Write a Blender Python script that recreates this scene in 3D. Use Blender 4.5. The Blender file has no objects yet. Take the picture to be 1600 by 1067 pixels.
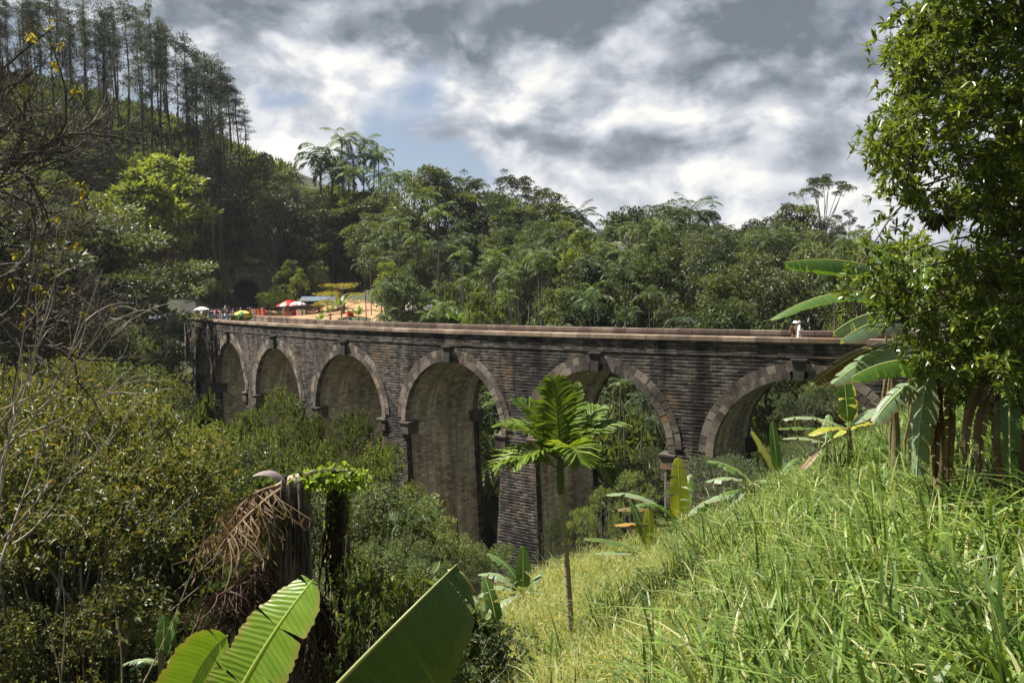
import bpy, bmesh, math, random
import numpy as np
from mathutils import Vector, Matrix
D = bpy.data
SC = bpy.context.scene
COL = SC.collection
R = math.radians

# ------------------------------------------------------------------ camera
F_PX, PITCH, ROLL = 1251.2, -0.0618, -0.0137      # focal length in pixels of a 1600 px wide picture
fw = np.array([0, math.cos(PITCH), math.sin(PITCH)])
upv = np.array([0, -math.sin(PITCH), math.cos(PITCH)])
xv = np.array([1., 0, 0])
c_, s_ = math.cos(ROLL), math.sin(ROLL)
right = xv * c_ + upv * s_
upc = upv * c_ - xv * s_
cam = D.cameras.new('camera')
cam.sensor_width = 36
cam.lens = 36 * F_PX / 1600
cam.clip_start = 0.05
cam.clip_end = 6000
camo = D.objects.new('camera', cam)
COL.objects.link(camo)
camo.matrix_world = Matrix(((right[0], upc[0], -fw[0], 0), (right[1], upc[1], -fw[1], 0), (right[2], upc[2], -fw[2], 0), (0, 0, 0, 1)))
SC.camera = camo

def ray(px, py):
    return fw * F_PX + right * (px - 800) - upc * (py - 533.5)
def at(px, py, Y):
    d = ray(px, py)
    return d * (Y / d[1])
def pix(p):
    p = np.asarray(p, float)
    d = p @ fw
    return 800 + F_PX * (p @ right) / d, 533.5 - F_PX * (p @ upc) / d

# ------------------------------------------------------------------ light
SUN = np.array([-0.50, 0.12, 0.85]); SUN /= np.linalg.norm(SUN)
EL, AZ = math.asin(SUN[2]), math.atan2(SUN[0], SUN[1])
sl = D.lights.new('sun', 'SUN')
sl.energy = 5.0
sl.angle = R(0.5)
sl.color = (1.0, 0.95, 0.86)
so = D.objects.new('sun', sl)
COL.objects.link(so)
so.rotation_euler = Vector(-SUN).to_track_quat('-Z', 'Y').to_euler()
SC.view_settings.view_transform = 'Standard'
SC.view_settings.look = 'None'
SC.view_settings.exposure = 1.32
SC.view_settings.gamma = 1

# ------------------------------------------------------------------ node helper
class X:
    """a socket or number with arithmetic"""
    nt = None
    def __init__(s, v): s.v = v
    @staticmethod
    def m(op, *a, clamp=False):
        n = X.nt.nodes.new('ShaderNodeMath'); n.operation = op; n.use_clamp = clamp
        for i, q in enumerate(a):
            q = q.v if isinstance(q, X) else q
            if isinstance(q, (int, float)): n.inputs[i].default_value = q
            else: X.nt.links.new(q, n.inputs[i])
        return X(n.outputs[0])
    def __add__(a, b): return X.m('ADD', a, b)
    __radd__ = __add__
    def __sub__(a, b): return X.m('SUBTRACT', a, b)
    def __rsub__(a, b): return X.m('SUBTRACT', b, a)
    def __mul__(a, b): return X.m('MULTIPLY', a, b)
    __rmul__ = __mul__
    def __truediv__(a, b): return X.m('DIVIDE', a, b)
    def __neg__(a): return X.m('MULTIPLY', a, -1)
def sstep(e0, e1, x):
    n = X.nt.nodes.new('ShaderNodeMapRange'); n.interpolation_type = 'SMOOTHSTEP'
    X.nt.links.new(x.v, n.inputs[0])
    n.inputs[1].default_value = e0; n.inputs[2].default_value = e1
    n.inputs[3].default_value = 0; n.inputs[4].default_value = 1
    return X(n.outputs[0])
def noise(vec, scale, detail=4, rough=.55, dist=0, col=False):
    n = X.nt.nodes.new('ShaderNodeTexNoise')
    if vec is not None: X.nt.links.new(vec.v if isinstance(vec, X) else vec, n.inputs['Vector'])
    n.inputs['Scale'].default_value = scale; n.inputs['Detail'].default_value = detail
    n.inputs['Roughness'].default_value = rough; n.inputs['Distortion'].default_value = dist
    return X(n.outputs['Color' if col else 'Fac'])
def comb(a, b, c):
    n = X.nt.nodes.new('ShaderNodeCombineXYZ')
    for i, q in enumerate((a, b, c)):
        q = q.v if isinstance(q, X) else q
        if isinstance(q, (int, float)): n.inputs[i].default_value = q
        else: X.nt.links.new(q, n.inputs[i])
    return X(n.outputs[0])
def mapv(vec, scale=(1, 1, 1), loc=(0, 0, 0)):
    n = X.nt.nodes.new('ShaderNodeMapping')
    X.nt.links.new(vec.v if isinstance(vec, X) else vec, n.inputs[0])
    n.inputs['Scale'].default_value = scale; n.inputs['Location'].default_value = loc
    return X(n.outputs[0])
def mixc(f, a, b, mode='MIX'):
    n = X.nt.nodes.new('ShaderNodeMix'); n.data_type = 'RGBA'; n.blend_type = mode
    for i, q in ((0, f), (6, a), (7, b)):
        q = q.v if isinstance(q, X) else q
        if isinstance(q, (int, float)): n.inputs[i].default_value = q
        elif isinstance(q, tuple): n.inputs[i].default_value = (q + (1,))[:4]
        else: X.nt.links.new(q, n.inputs[i])
    return X(n.outputs[2])
def ramp(x, stops):
    n = X.nt.nodes.new('ShaderNodeValToRGB')
    X.nt.links.new(x.v, n.inputs[0])
    e = n.color_ramp.elements
    while len(e) < len(stops): e.new(0.5)
    for q, (p, c) in zip(e, stops):
        q.position = p; q.color = (c + (1,))[:4] if isinstance(c, tuple) else (c, c, c, 1)
    return X(n.outputs[0])
def bump(h, dist, strength=1.0, normal=None):
    n = X.nt.nodes.new('ShaderNodeBump')
    n.inputs['Distance'].default_value = dist; n.inputs['Strength'].default_value = strength
    X.nt.links.new(h.v, n.inputs['Height'])
    if normal is not None: X.nt.links.new(normal.v, n.inputs['Normal'])
    return X(n.outputs[0])
def newmat(name):
    m = D.materials.new(name); m.use_nodes = True
    X.nt = m.node_tree
    p = m.node_tree.nodes['Principled BSDF']
    return m, p
def setp(p, **k):
    for key, q in k.items():
        i = {'col': 'Base Color', 'rough': 'Roughness', 'nor': 'Normal', 'spec': 'Specular IOR Level', 'metal': 'Metallic'}[key]
        q = q.v if isinstance(q, X) else q
        if isinstance(q, (int, float)): p.inputs[i].default_value = q
        elif isinstance(q, tuple): p.inputs[i].default_value = (q + (1,))[:4]
        else: X.nt.links.new(q, p.inputs[i])
def tc(which='Object'):
    n = X.nt.nodes.new('ShaderNodeTexCoord')
    return X(n.outputs[which])
def geo(which):
    n = X.nt.nodes.new('ShaderNodeNewGeometry')
    return X(n.outputs[which])
def objrand():
    n = X.nt.nodes.new('ShaderNodeObjectInfo')
    return X(n.outputs['Random'])

# ------------------------------------------------------------------ sky: daylight sky with banks of cumulus
W = D.worlds.new('World'); SC.world = W; W.use_nodes = True
X.nt = W.node_tree
bg = X.nt.nodes['Background']
sky = X.nt.nodes.new('ShaderNodeTexSky'); sky.sky_type = 'NISHITA'; sky.sun_disc = False
sky.sun_elevation = EL; sky.sun_rotation = AZ; sky.air_density = 1.2; sky.dust_density = 1.0
dirv = tc('Generated')
sep = X.nt.nodes.new('ShaderNodeSeparateXYZ'); X.nt.links.new(dirv.v, sep.inputs[0])
dx, dy, dz = (X(sep.outputs[i]) for i in range(3))
az = X.m('ARCTAN2', dx, dy)            # radians, 0 straight ahead
el = X.m('ARCSINE', dz)
def azel(px, py):
    d = ray(px, py); d = d / np.linalg.norm(d)
    return math.atan2(d[0], d[1]), math.asin(d[2])
# domain of the cloud noise: seen flatter near the horizon
uv = comb(az, el * 1.5, 0.0)
warp = noise(uv, 4.0, 3, .5, col=True)
wsep = X.nt.nodes.new('ShaderNodeSeparateXYZ'); X.nt.links.new(warp.v, wsep.inputs[0])
wx = (X(wsep.outputs[0]) - .5) * .10; wy = (X(wsep.outputs[1]) - .5) * .07
fw_ = noise(comb(az * 1.0 + 5.0, el * 1.4, 0.0), 16.0, 5, .55, col=True)
fsep = X.nt.nodes.new('ShaderNodeSeparateXYZ'); X.nt.links.new(fw_.v, fsep.inputs[0])
waz = az + wx + (X(fsep.outputs[0]) - .5) * .06
wel = el + wy + (X(fsep.outputs[1]) - .5) * .045
def blob(px, py, w, h, amp, lin=False):
    a0, e0 = azel(px, py)
    w = w / F_PX; h = h / F_PX
    a = (waz - a0) / w; b = (wel - e0) / h
    return X.m('EXPONENT', -(a * a + b * b)) * amp
def total(lst):
    t = None
    for b in lst:
        q = blob(*b); t = q if t is None else t + q
    return t
def field(da, de):
    return noise(comb(az + wx + da, (el + wy + de) * 1.5, 0.0), 7.5, 6, .50)
n1 = field(0, 0); n2 = field(-.012, .020)
nb2 = noise(comb(waz + 4.0, wel * 1.35, 0.0), 15.0, 6, .5)
cells = noise(comb(az + 2.0, el * 1.3, 0.0), 30.0, 4, .5)
# cover: where there is cloud
cov = total([(480, 115, 180, 55, .6), (490, 215, 90, 55, .7), (860, 190, 210, 70, .9), (900, 110, 130, 60, .6),
             (1080, 300, 260, 70, .7), (620, 10, 460, 70, .9), (1200, 60, 260, 90, .9), (1150, 200, 180, 70, .6), (1350, 270, 180, 100, .5),
             (660, 140, 60, 40, -.75), (440, 165, 60, 22, -.7), (590, 200, 70, 50, -.75), (690, 262, 150, 24, -.7), (560, 140, 30, 20, -.4), (1500, 250, 200, 150, .5)])
tone = total([(480, 105, 130, 26, .34), (490, 215, 70, 55, .34), (820, 170, 100, 36, .30), (930, 92, 80, 30, .30), (1100, 185, 130, 26, .30), (700, 190, 60, 30, .2),
              (960, 290, 180, 40, .28), (1250, 320, 220, 45, .26), (1120, 135, 90, 24, .14),
              (640, 14, 340, 50, -.36), (400, 40, 120, 30, -.12), (860, 30, 110, 35, -.3), (1210, 50, 230, 75, -.38), (850, 232, 170, 22, -.20), (1110, 228, 120, 16, -.14), (1190, 262, 70, 26, -.22), (1340, 140, 80, 60, -.10),
              (1070, 95, 100, 34, -.20), (1050, 255, 60, 14, -.12)])
dens = cov + (n1 - .5) * 1.2 + .40
cl = sstep(.10, .72, dens)
light = tone * 1.12 + (n1 - n2) * 1.8 + (n1 - .5) * .55 + (sstep(.45, .55, n1) - .5) * .16 + (sstep(.47, .56, nb2) - .5) * .10 + (cells - .5) * .12 + .52
ccol = ramp(light, [(-0.0, (.095, .113, .138)), (.12, (.125, .146, .175)), (.28, (.175, .198, .230)), (.50, (.275, .295, .33)), (.72, (.40, .41, .43)), (.98, (.56, .545, .52))])
skyb = mixc(1.0, X(sky.outputs[0]), (.085, .085, .085), 'MULTIPLY')
skyb = mixc(.7, skyb, (.165, .20, .27))
fin = mixc(cl, skyb, ccol)
# below the horizon: plain haze
fin = mixc(sstep(-.02, .03, el), (.2, .23, .24), fin)
back = sstep(-.15, .45, dy) * .48 + .52      # unseen sky behind the camera dimmed, added to cut the fill light
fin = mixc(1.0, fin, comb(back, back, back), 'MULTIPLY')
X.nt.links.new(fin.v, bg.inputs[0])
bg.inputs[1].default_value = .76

# ------------------------------------------------------------------ mesh helpers
rs = np.random.RandomState(7)
random.seed(7)
def npmesh(name, parts, smooth=False):
    """parts: list of (V, F) or (V, F, UV) ; F (m,3) or (m,4) arrays"""
    vs, loops, tot, uvs = [], [], [], []
    off = 0; hasuv = any(len(p) > 2 for p in parts)
    for p in parts:
        V = np.asarray(p[0], np.float32).reshape(-1, 3); F = np.asarray(p[1], np.int32)
        if len(F) == 0: continue
        vs.append(V); loops.append((F + off).ravel()); tot.append(np.full(len(F), F.shape[1], np.int32))
        if hasuv:
            U = np.asarray(p[2], np.float32) if len(p) > 2 else np.zeros((len(V), 2), np.float32)
            uvs.append(U[F.ravel()])
        off += len(V)
    me = D.meshes.new(name)
    if not vs: return me
    V = np.concatenate(vs); Lp = np.concatenate(loops); T = np.concatenate(tot)
    me.vertices.add(len(V)); me.vertices.foreach_set('co', V.ravel())
    me.loops.add(len(Lp)); me.loops.foreach_set('vertex_index', Lp)
    me.polygons.add(len(T))
    st = np.zeros(len(T), np.int32); st[1:] = np.cumsum(T)[:-1]
    me.polygons.foreach_set('loop_start', st); me.polygons.foreach_set('loop_total', T)
    me.polygons.foreach_set('use_smooth', np.full(len(T), bool(smooth)))
    if hasuv:
        l = me.uv_layers.new(name='UVMap'); l.data.foreach_set('uv', np.concatenate(uvs).ravel())
    me.update(calc_edges=True); me.validate()
    return me
def obj(name, me, mat, parent=None, loc=None):
    o = D.objects.new(name, me); COL.objects.link(o)
    if mat is not None: me.materials.append(mat) if not me.materials else None
    if parent is not None: o.parent = parent
    if loc is not None: o.location = loc
    return o
def empty(name, loc=(0, 0, 0), rz=0, s=1.0):
    o = D.objects.new(name, None); COL.objects.link(o); o.location = loc; o.rotation_euler = (0, 0, rz)
    o.empty_display_size = .2
    o.scale = (s, s, s) if isinstance(s, (int, float)) else s
    return o
def tag(o, label=None, cat=None, group=None, kind=None):
    if label: o['label'] = label
    if cat: o['category'] = cat
    if group: o['group'] = group
    if kind: o['kind'] = kind
    return o
def copy_tree(o, parent=None):
    c = o.copy(); COL.objects.link(c); c.parent = parent
    for ch in list(o.children): copy_tree(ch, c)
    return c
def unit(v):
    v = np.asarray(v, float); n = np.linalg.norm(v, axis=-1, keepdims=True); return v / np.maximum(n, 1e-9)
def tube(pts, rad, n=6, cap=True, uvs=False):
    pts = np.asarray(pts, float); m = len(pts); rad = np.broadcast_to(np.asarray(rad, float), (m,))
    t = unit(np.gradient(pts, axis=0))
    ref = np.array([0, 0, 1.]) if abs(t[0][2]) < .9 else np.array([1., 0, 0])
    a = unit(np.cross(t, ref)); 
    for i in range(1, m):   # keep frames from flipping
        v = a[i - 1] - t[i] * (a[i - 1] @ t[i]); nv = np.linalg.norm(v)
        a[i] = v / nv if nv > 1e-6 else a[i - 1]
    b = np.cross(t, a)
    ang = np.linspace(0, 2 * np.pi, n, endpoint=False)
    V = (pts[:, None] + rad[:, None, None] * (np.cos(ang)[None, :, None] * a[:, None] + np.sin(ang)[None, :, None] * b[:, None])).reshape(-1, 3)
    i, j = np.meshgrid(np.arange(m - 1), np.arange(n), indexing='ij'); i = i.ravel(); j = j.ravel(); k = (j + 1) % n
    F = np.stack([i * n + j, i * n + k, (i + 1) * n + k, (i + 1) * n + j], 1)
    return (V, F)
def box(c, s, rz=0, taper=1.0, jit=0):
    c = np.asarray(c, float); s = np.asarray(s, float) / 2
    q = np.array([[x, y, z] for z in (-1, 1) for x, y in ((-1, -1), (1, -1), (1, 1), (-1, 1))], float)
    q[4:, :2] *= taper
    q = q * s
    if jit: q += rs.uniform(-jit, jit, q.shape)
    ca, sa = math.cos(rz), math.sin(rz)
    q = np.stack([q[:, 0] * ca - q[:, 1] * sa, q[:, 0] * sa + q[:, 1] * ca, q[:, 2]], 1) + c
    F = np.array([[0, 3, 2, 1], [4, 5, 6, 7], [0, 1, 5, 4], [1, 2, 6, 5], [2, 3, 7, 6], [3, 0, 4, 7]])
    return (q, F)
def xform(part, s=1.0, rz=0, loc=(0, 0, 0)):
    V = np.asarray(part[0]) * s; ca, sa = math.cos(rz), math.sin(rz)
    V = np.stack([V[:, 0] * ca - V[:, 1] * sa, V[:, 0] * sa + V[:, 1] * ca, V[:, 2]], 1) + np.asarray(loc)
    return (V,) + tuple(part[1:])
def grid_faces(m, n):
    i, j = np.meshgrid(np.arange(m - 1), np.arange(n - 1), indexing='ij'); i = i.ravel(); j = j.ravel()
    return np.stack([i * n + j, (i + 1) * n + j, (i + 1) * n + j + 1, i * n + j + 1], 1)
def rdir(n):
    v = rs.normal(size=(n, 3)); return unit(v)
def leaves(P, Dr, L, Wd, fold=.18):
    """diamond leaves, one quad each"""
    n = len(P); Dr = unit(Dr); r = rdir(n) * .75 + np.array([0, 0, 1.])
    S = unit(np.cross(Dr, r)); N = np.cross(S, Dr)
    L = np.broadcast_to(L, (n,))[:, None]; Wd = np.broadcast_to(Wd, (n,))[:, None]
    V = np.stack([P, P + Dr * L * .45 + S * Wd / 2 + N * Wd * fold, P + Dr * L, P + Dr * L * .45 - S * Wd / 2 + N * Wd * fold], 1).reshape(-1, 3)
    F = np.arange(4 * n).reshape(n, 4)
    return (V, F)
def leaves6(P, Dr, L, Wd, N0=None, fold=.25, droop=.1):
    """folded elliptical leaves: two quads along the midrib"""
    n = len(P); Dr = unit(Dr)
    r = rdir(n) if N0 is None else N0 + rs.normal(size=(n, 3)) * .35
    S = unit(np.cross(Dr, r)); N = np.cross(S, Dr)
    L = np.broadcast_to(L, (n,))[:, None]; Wd = np.broadcast_to(Wd, (n,))[:, None]
    dn = np.array([0, 0, -1.]) * L * droop
    a = P; m1 = P + Dr * L * .33; m2 = P + Dr * L * .7 + dn * .4; t = P + Dr * L + dn
    l1 = m1 + S * Wd * .5 + N * Wd * fold; l2 = m2 + S * Wd * .42 + N * Wd * fold
    r1 = m1 - S * Wd * .5 + N * Wd * fold; r2 = m2 - S * Wd * .42 + N * Wd * fold
    V = np.stack([a, l1, l2, t, r2, r1], 1).reshape(-1, 3)
    b = np.arange(n)[:, None] * 6
    F = np.concatenate([b + [0, 1, 2, 3], b + [0, 3, 4, 5]], 0)
    return (V, F)

# ------------------------------------------------------------------ materials
def leafmat(name, c1, c2, c3=None, trans=.35, rough=.45, spec=.35, nscale=.5, vary=.6, hue=(1, 1, 1)):
    """c1..c2 by leaf, c3 as odd leaves"""
    m, p = newmat(name)
    ri = geo('Random Per Island'); ob = objrand()
    n = noise(tc('Object'), nscale, 3)
    f = X.m('ADD', ri * .75 + (n - .5) * 1.5, ob * .5 - .1, clamp=True)
    col = mixc(f, c1, c2)
    if c3: col = mixc(sstep(.93, .97, ri), col, c3)
    br = (ob - .5) * vary + 1.0
    col = mixc(1.0, col, comb(br, br, br), 'MULTIPLY')
    setp(p, col=col, rough=rough, spec=spec)
    tr = X.nt.nodes.new('ShaderNodeBsdfTranslucent')
    tcol = mixc(1.0, col, (1.6, 1.4, .6), 'MULTIPLY')
    X.nt.links.new(tcol.v, tr.inputs[0])
    mx = X.nt.nodes.new('ShaderNodeMixShader'); mx.inputs[0].default_value = trans
    X.nt.links.new(p.outputs[0], mx.inputs[1]); X.nt.links.new(tr.outputs[0], mx.inputs[2])
    X.nt.links.new(mx.outputs[0], X.nt.nodes['Material Output'].inputs[0])
    return m
def plain(name, c, rough=.7, var=.25, sc=3.0, bmp=0.0, spec=.3, c2=None):
    m, p = newmat(name)
    n = noise(tc('Object'), sc, 6, .6)
    a = tuple(q * (1 - var) for q in c); b = c2 if c2 else tuple(min(1, q * (1 + var)) for q in c)
    setp(p, col=mixc(n, a, b), rough=rough, spec=spec)
    if bmp: setp(p, nor=bump(n, bmp))
    return m
M = {}
M['leaf_dark'] = leafmat('leaf_dark', (0.025, 0.041, 0.018), (0.070, 0.100, 0.035), trans=.26)
M['leaf_mid'] = leafmat('leaf_mid', (0.035, 0.057, 0.020), (0.110, 0.147, 0.045), trans=.34)
M['leaf_olive'] = leafmat('leaf_olive', (0.048, 0.065, 0.027), (0.125, 0.156, 0.065), trans=.30)
M['leaf_bright'] = leafmat('leaf_bright', (0.062, 0.098, 0.020), (0.188, 0.237, 0.050), trans=.42)
M['leaf_yellow'] = leafmat('leaf_yellow', (0.125, 0.138, 0.022), (0.375, 0.338, 0.044), trans=.42)
M['leaf_rust'] = leafmat('leaf_rust', (0.069, 0.062, 0.025), (0.200, 0.150, 0.044), (0.275, 0.138, 0.037), trans=.3)
M['pine'] = leafmat('pine', (0.026, 0.042, 0.020), (0.065, 0.090, 0.042), trans=.15, rough=.6, nscale=.3)
M['palm'] = leafmat('palm', (0.033, 0.060, 0.018), (0.100, 0.152, 0.033), (0.200, 0.213, 0.037), trans=.33, rough=.5, spec=.3)
M['palm_dark'] = leafmat('palm_dark', (0.018, 0.037, 0.015), (0.050, 0.090, 0.027), trans=.25, rough=.5, spec=.3)
M['hero_palm'] = leafmat('hero_palm', (0.062, 0.110, 0.015), (0.175, 0.256, 0.030), (0.325, 0.325, 0.062), trans=.40, rough=.5, spec=.3, vary=0)
M['near_leaf'] = leafmat('near_leaf', (0.052, 0.088, 0.016), (0.169, 0.227, 0.036), (0.260, 0.312, 0.039), trans=.36, rough=.28, spec=.55, nscale=.8, vary=0)
M['valley_leaf'] = leafmat('valley_leaf', (0.057, 0.092, 0.025), (0.172, 0.224, 0.069), (0.253, 0.230, 0.057), trans=.40, rough=.4)
M['scrub_leaf'] = leafmat('scrub_leaf', (0.050, 0.066, 0.017), (0.138, 0.154, 0.039), (0.220, 0.165, 0.044), trans=.35, nscale=.7)
M['vine'] = leafmat('vine', (0.080, 0.140, 0.020), (0.200, 0.280, 0.040), trans=.45)
M['bark'] = plain('bark', (.085, .070, .055), .9, .45, 6, .02)
M['bark_pine'] = plain('bark_pine', (.060, .046, .036), .9, .4, 5, .02)
M['bark_pale'] = plain('bark_pale', (.17, .155, .13), .85, .4, 6, .01)
M['twig'] = plain('twig', (.085, .072, .058), .9, .4, 4)
M['twig_pale'] = plain('twig_pale', (.30, .25, .19), .8, .35, 4)
M['dry'] = leafmat('dry', (0.085, 0.055, 0.032), (0.240, 0.175, 0.110), trans=.25, rough=.8, spec=.15, nscale=1.5)
M['dry_dark'] = leafmat('dry_dark', (0.030, 0.018, 0.014), (0.090, 0.058, 0.042), trans=.1, rough=.85, spec=.15, nscale=1.5)

def ringed(name, a, b, rings, ringc, rough=.6):
    m, p = newmat(name)
    s = X.nt.nodes.new('ShaderNodeSeparateXYZ'); o = tc('Object'); X.nt.links.new(o.v, s.inputs[0])
    z = X(s.outputs[2]) + noise(o, 3, 2) * .08
    w = X.m('FRACT', z * rings)
    base = mixc(noise(o, 2.5, 5, .65), a, b)
    col = mixc(sstep(.86, .93, w), base, ringc)
    setp(p, col=col, rough=rough, nor=bump(sstep(.8, .95, w), .02))
    return m
M['palm_trunk'] = ringed('palm_trunk', (.055, .048, .036), (.15, .13, .10), 4.2, (.24, .21, .17))
M['hero_trunk'] = ringed('hero_trunk', (.20, .165, .10), (.40, .32, .19), 4.8, (.46, .40, .27))

# banana leaf: veins run across the blade (UV.x along the midrib in metres, UV.y across -1..1)
def banana_mat(name, a, b, trans=.42, edge=None, rib=(.45, .50, .22), patch=None):
    m, p = newmat(name)
    uvn = tc('UV'); s = X.nt.nodes.new('ShaderNodeSeparateXYZ'); X.nt.links.new(uvn.v, s.inputs[0])
    u, v = X(s.outputs[0]), X(s.outputs[1])
    av = X.m('ABSOLUTE', v)
    ph = (u + av * .10) * 2 * math.pi
    w = X.m('SINE', ph * 26.0) * .5 + .5
    w2 = X.m('SINE', ph * 7.0 + noise(uvn, 3, 2) * 6) * .5 + .5
    n = noise(tc('Object'), 2.2, 5, .6)
    f = X.m('ADD', w * .35 + w2 * .25, n * .5, clamp=True)
    col = mixc(f, a, b)
    if edge: col = mixc(sstep(.70, 1.0, av + (noise(uvn, 7, 4) - .5) * .7), col, edge)
    if patch: col = mixc(sstep(.56, .66, noise(tc('Object'), 5, 4)), col, patch)
    col = mixc(sstep(.035, .015, av), col, rib)
    setp(p, col=col, rough=.38, spec=.45, nor=bump(w, .004, .6))
    tr = X.nt.nodes.new('ShaderNodeBsdfTranslucent')
    tcol = mixc(1.0, col, (1.7, 1.6, .45), 'MULTIPLY')
    X.nt.links.new(tcol.v, tr.inputs[0])
    mx = X.nt.nodes.new('ShaderNodeMixShader'); mx.inputs[0].default_value = trans
    X.nt.links.new(p.outputs[0], mx.inputs[1]); X.nt.links.new(tr.outputs[0], mx.inputs[2])
    X.nt.links.new(mx.outputs[0], X.nt.nodes['Material Output'].inputs[0])
    return m
M['banana'] = banana_mat('banana', (.045, .105, .020), (.11, .19, .040))
M['banana_pale'] = banana_mat('banana_pale', (.10, .17, .09), (.22, .30, .17), .3, edge=(.25, .19, .09))
M['banana_yellow'] = banana_mat('banana_yellow', (.22, .26, .03), (.42, .44, .05), .45, edge=(.45, .30, .06))
M['banana_rust'] = banana_mat('banana_rust', (.24, .13, .025), (.45, .25, .04), .35, edge=(.12, .045, .02))
M['banana_brown'] = banana_mat('banana_brown', (.08, .05, .02), (.17, .11, .04), .25, edge=(.22, .13, .05))
M['banana_big'] = banana_mat('banana_big', (.13, .24, .02), (.26, .40, .045), .5, edge=(.30, .30, .07), rib=(.40, .48, .16))
M['banana_under'] = banana_mat('banana_under', (.045, .085, .012), (.075, .130, .020), .22, edge=(.10, .13, .02), rib=(.28, .30, .12))
M['banana_stem'] = plain('banana_stem', (.13, .13, .05), .6, .5, 3, .01, c2=(.26, .20, .10))

# masonry of the bridge, UV in metres (x along the wall, y height)
BW, BH = .46, .20
def masonry(name, dark, mid, light, brick=True, stain=1.0, streak=(.9, .16), warm=(.20, .125, .065), bh=BH, bw=BW, wash=None):
    m, p = newmat(name)
    uvn = tc('UV')
    br = X.nt.nodes.new('ShaderNodeTexBrick'); X.nt.links.new(uvn.v, br.inputs['Vector'])
    br.inputs['Scale'].default_value = 1; br.inputs['Brick Width'].default_value = bw; br.inputs['Row Height'].default_value = bh
    br.inputs['Mortar Size'].default_value = .016; br.inputs['Mortar Smooth'].default_value = .4
    br.inputs['Color1'].default_value = (0, 0, 0, 1); br.inputs['Color2'].default_value = (1, 1, 1, 1)
    br.inputs['Mortar'].default_value = (.5, .5, .5, 1)
    mort = X(br.outputs['Fac']); rnd = X(br.outputs['Color'])
    big = noise(mapv(uvn, (.16, .22, 1)), 1.0, 5, .6)
    st = noise(mapv(uvn, (streak[0], streak[1], 1), (3, 1, 0)), 1.0, 6, .65)
    fine = noise(mapv(uvn, (1, 1, 1)), 9.0, 5, .7)
    sp = noise(mapv(uvn, (7, 3, 1), (9, 2, 0)), 1.0, 3, .6)
    t = big * .8 + st * 1.0 + (rnd - .5) * .42 + (fine - .5) * .9 - .42
    col = ramp(t, [(.12, dark), (.42, mid), (.72, light), (1.0, tuple(min(1, q * 1.25) for q in light))])
    col = mixc(sstep(.56, .70, noise(mapv(uvn, (.5, .3, 1), (5, 5, 0)), 1.0, 4)) * .6, col, warm)
    black = sstep(.50, .66, noise(mapv(uvn, (streak[0] * .8, streak[1] * .5, 1), (11, 7, 0)), 1.0, 6, .6)) * stain
    col = mixc(black * .85, col, tuple(q * .22 for q in mid))
    col = mixc(sstep(.68, .74, sp) * .55, col, (.42, .39, .34))
    if wash: col = mixc(sstep(.48, .62, noise(mapv(uvn, (2.2, .18, 1), (1, 3, 0)), 1.0, 6, .65)) * .75, col, wash)
    col = mixc(mort * .55, col, tuple(q * .45 for q in dark))
    h = (1 - mort) * .8 + fine * .5 + rnd * .35
    setp(p, col=col, rough=.88, spec=.22, nor=bump(h, .035 if brick else .018, .9))
    return m
M['masonry'] = masonry('masonry', (.016, .015, .0145), (.052, .046, .042), (.165, .138, .112))
M['soffit'] = masonry('soffit', (.20, .165, .12), (.60, .51, .38), (.84, .76, .61), brick=True, stain=.5, streak=(1.5, .12), warm=(.17, .105, .06), wash=(.36, .31, .22))
M['coping'] = masonry('coping', (.10, .075, .055), (.20, .15, .11), (.34, .26, .19), brick=False, stain=.35, bw=.9, bh=3.0)
M['parapet'] = masonry('parapet', (.06, .045, .037), (.125, .092, .072), (.22, .17, .13), brick=False, stain=.3, bw=1.0, bh=3.0, warm=(.22, .12, .08))
M['portal'] = masonry('portal', (.09, .08, .07), (.18, .165, .145), (.30, .27, .24), stain=.8, warm=(.10, .10, .05), bh=.3, bw=.6)
def vouss(name, a, b, c):
    m, p = newmat(name)
    o = tc('Object'); ri = geo('Random Per Island')
    n = noise(o, 1.1, 5, .6); f = noise(o, 8, 5, .7)
    t = ri * .45 + n * .7 + (f - .5) * .5 - .05
    col = ramp(t, [(.15, a), (.45, b), (.85, c)])
    col = mixc(sstep(.52, .66, noise(mapv(o, (1.2, 1.2, .35)), .7, 5)) * .7, col, (.035, .03, .027))
    col = mixc(sstep(.60, .72, noise(o, .45, 3)) * .6, col, (.30, .17, .085))
    setp(p, col=col, rough=.88, spec=.2, nor=bump(f, .02))
    return m
M['voussoir'] = vouss('voussoir', (.038, .033, .030), (.115, .095, .078), (.29, .24, .19))
M['keystone'] = vouss('keystone', (.015, .014, .013), (.04, .036, .033), (.09, .08, .07))
M['impost'] = vouss('impost', (.03, .027, .025), (.08, .07, .062), (.17, .14, .12))

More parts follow.
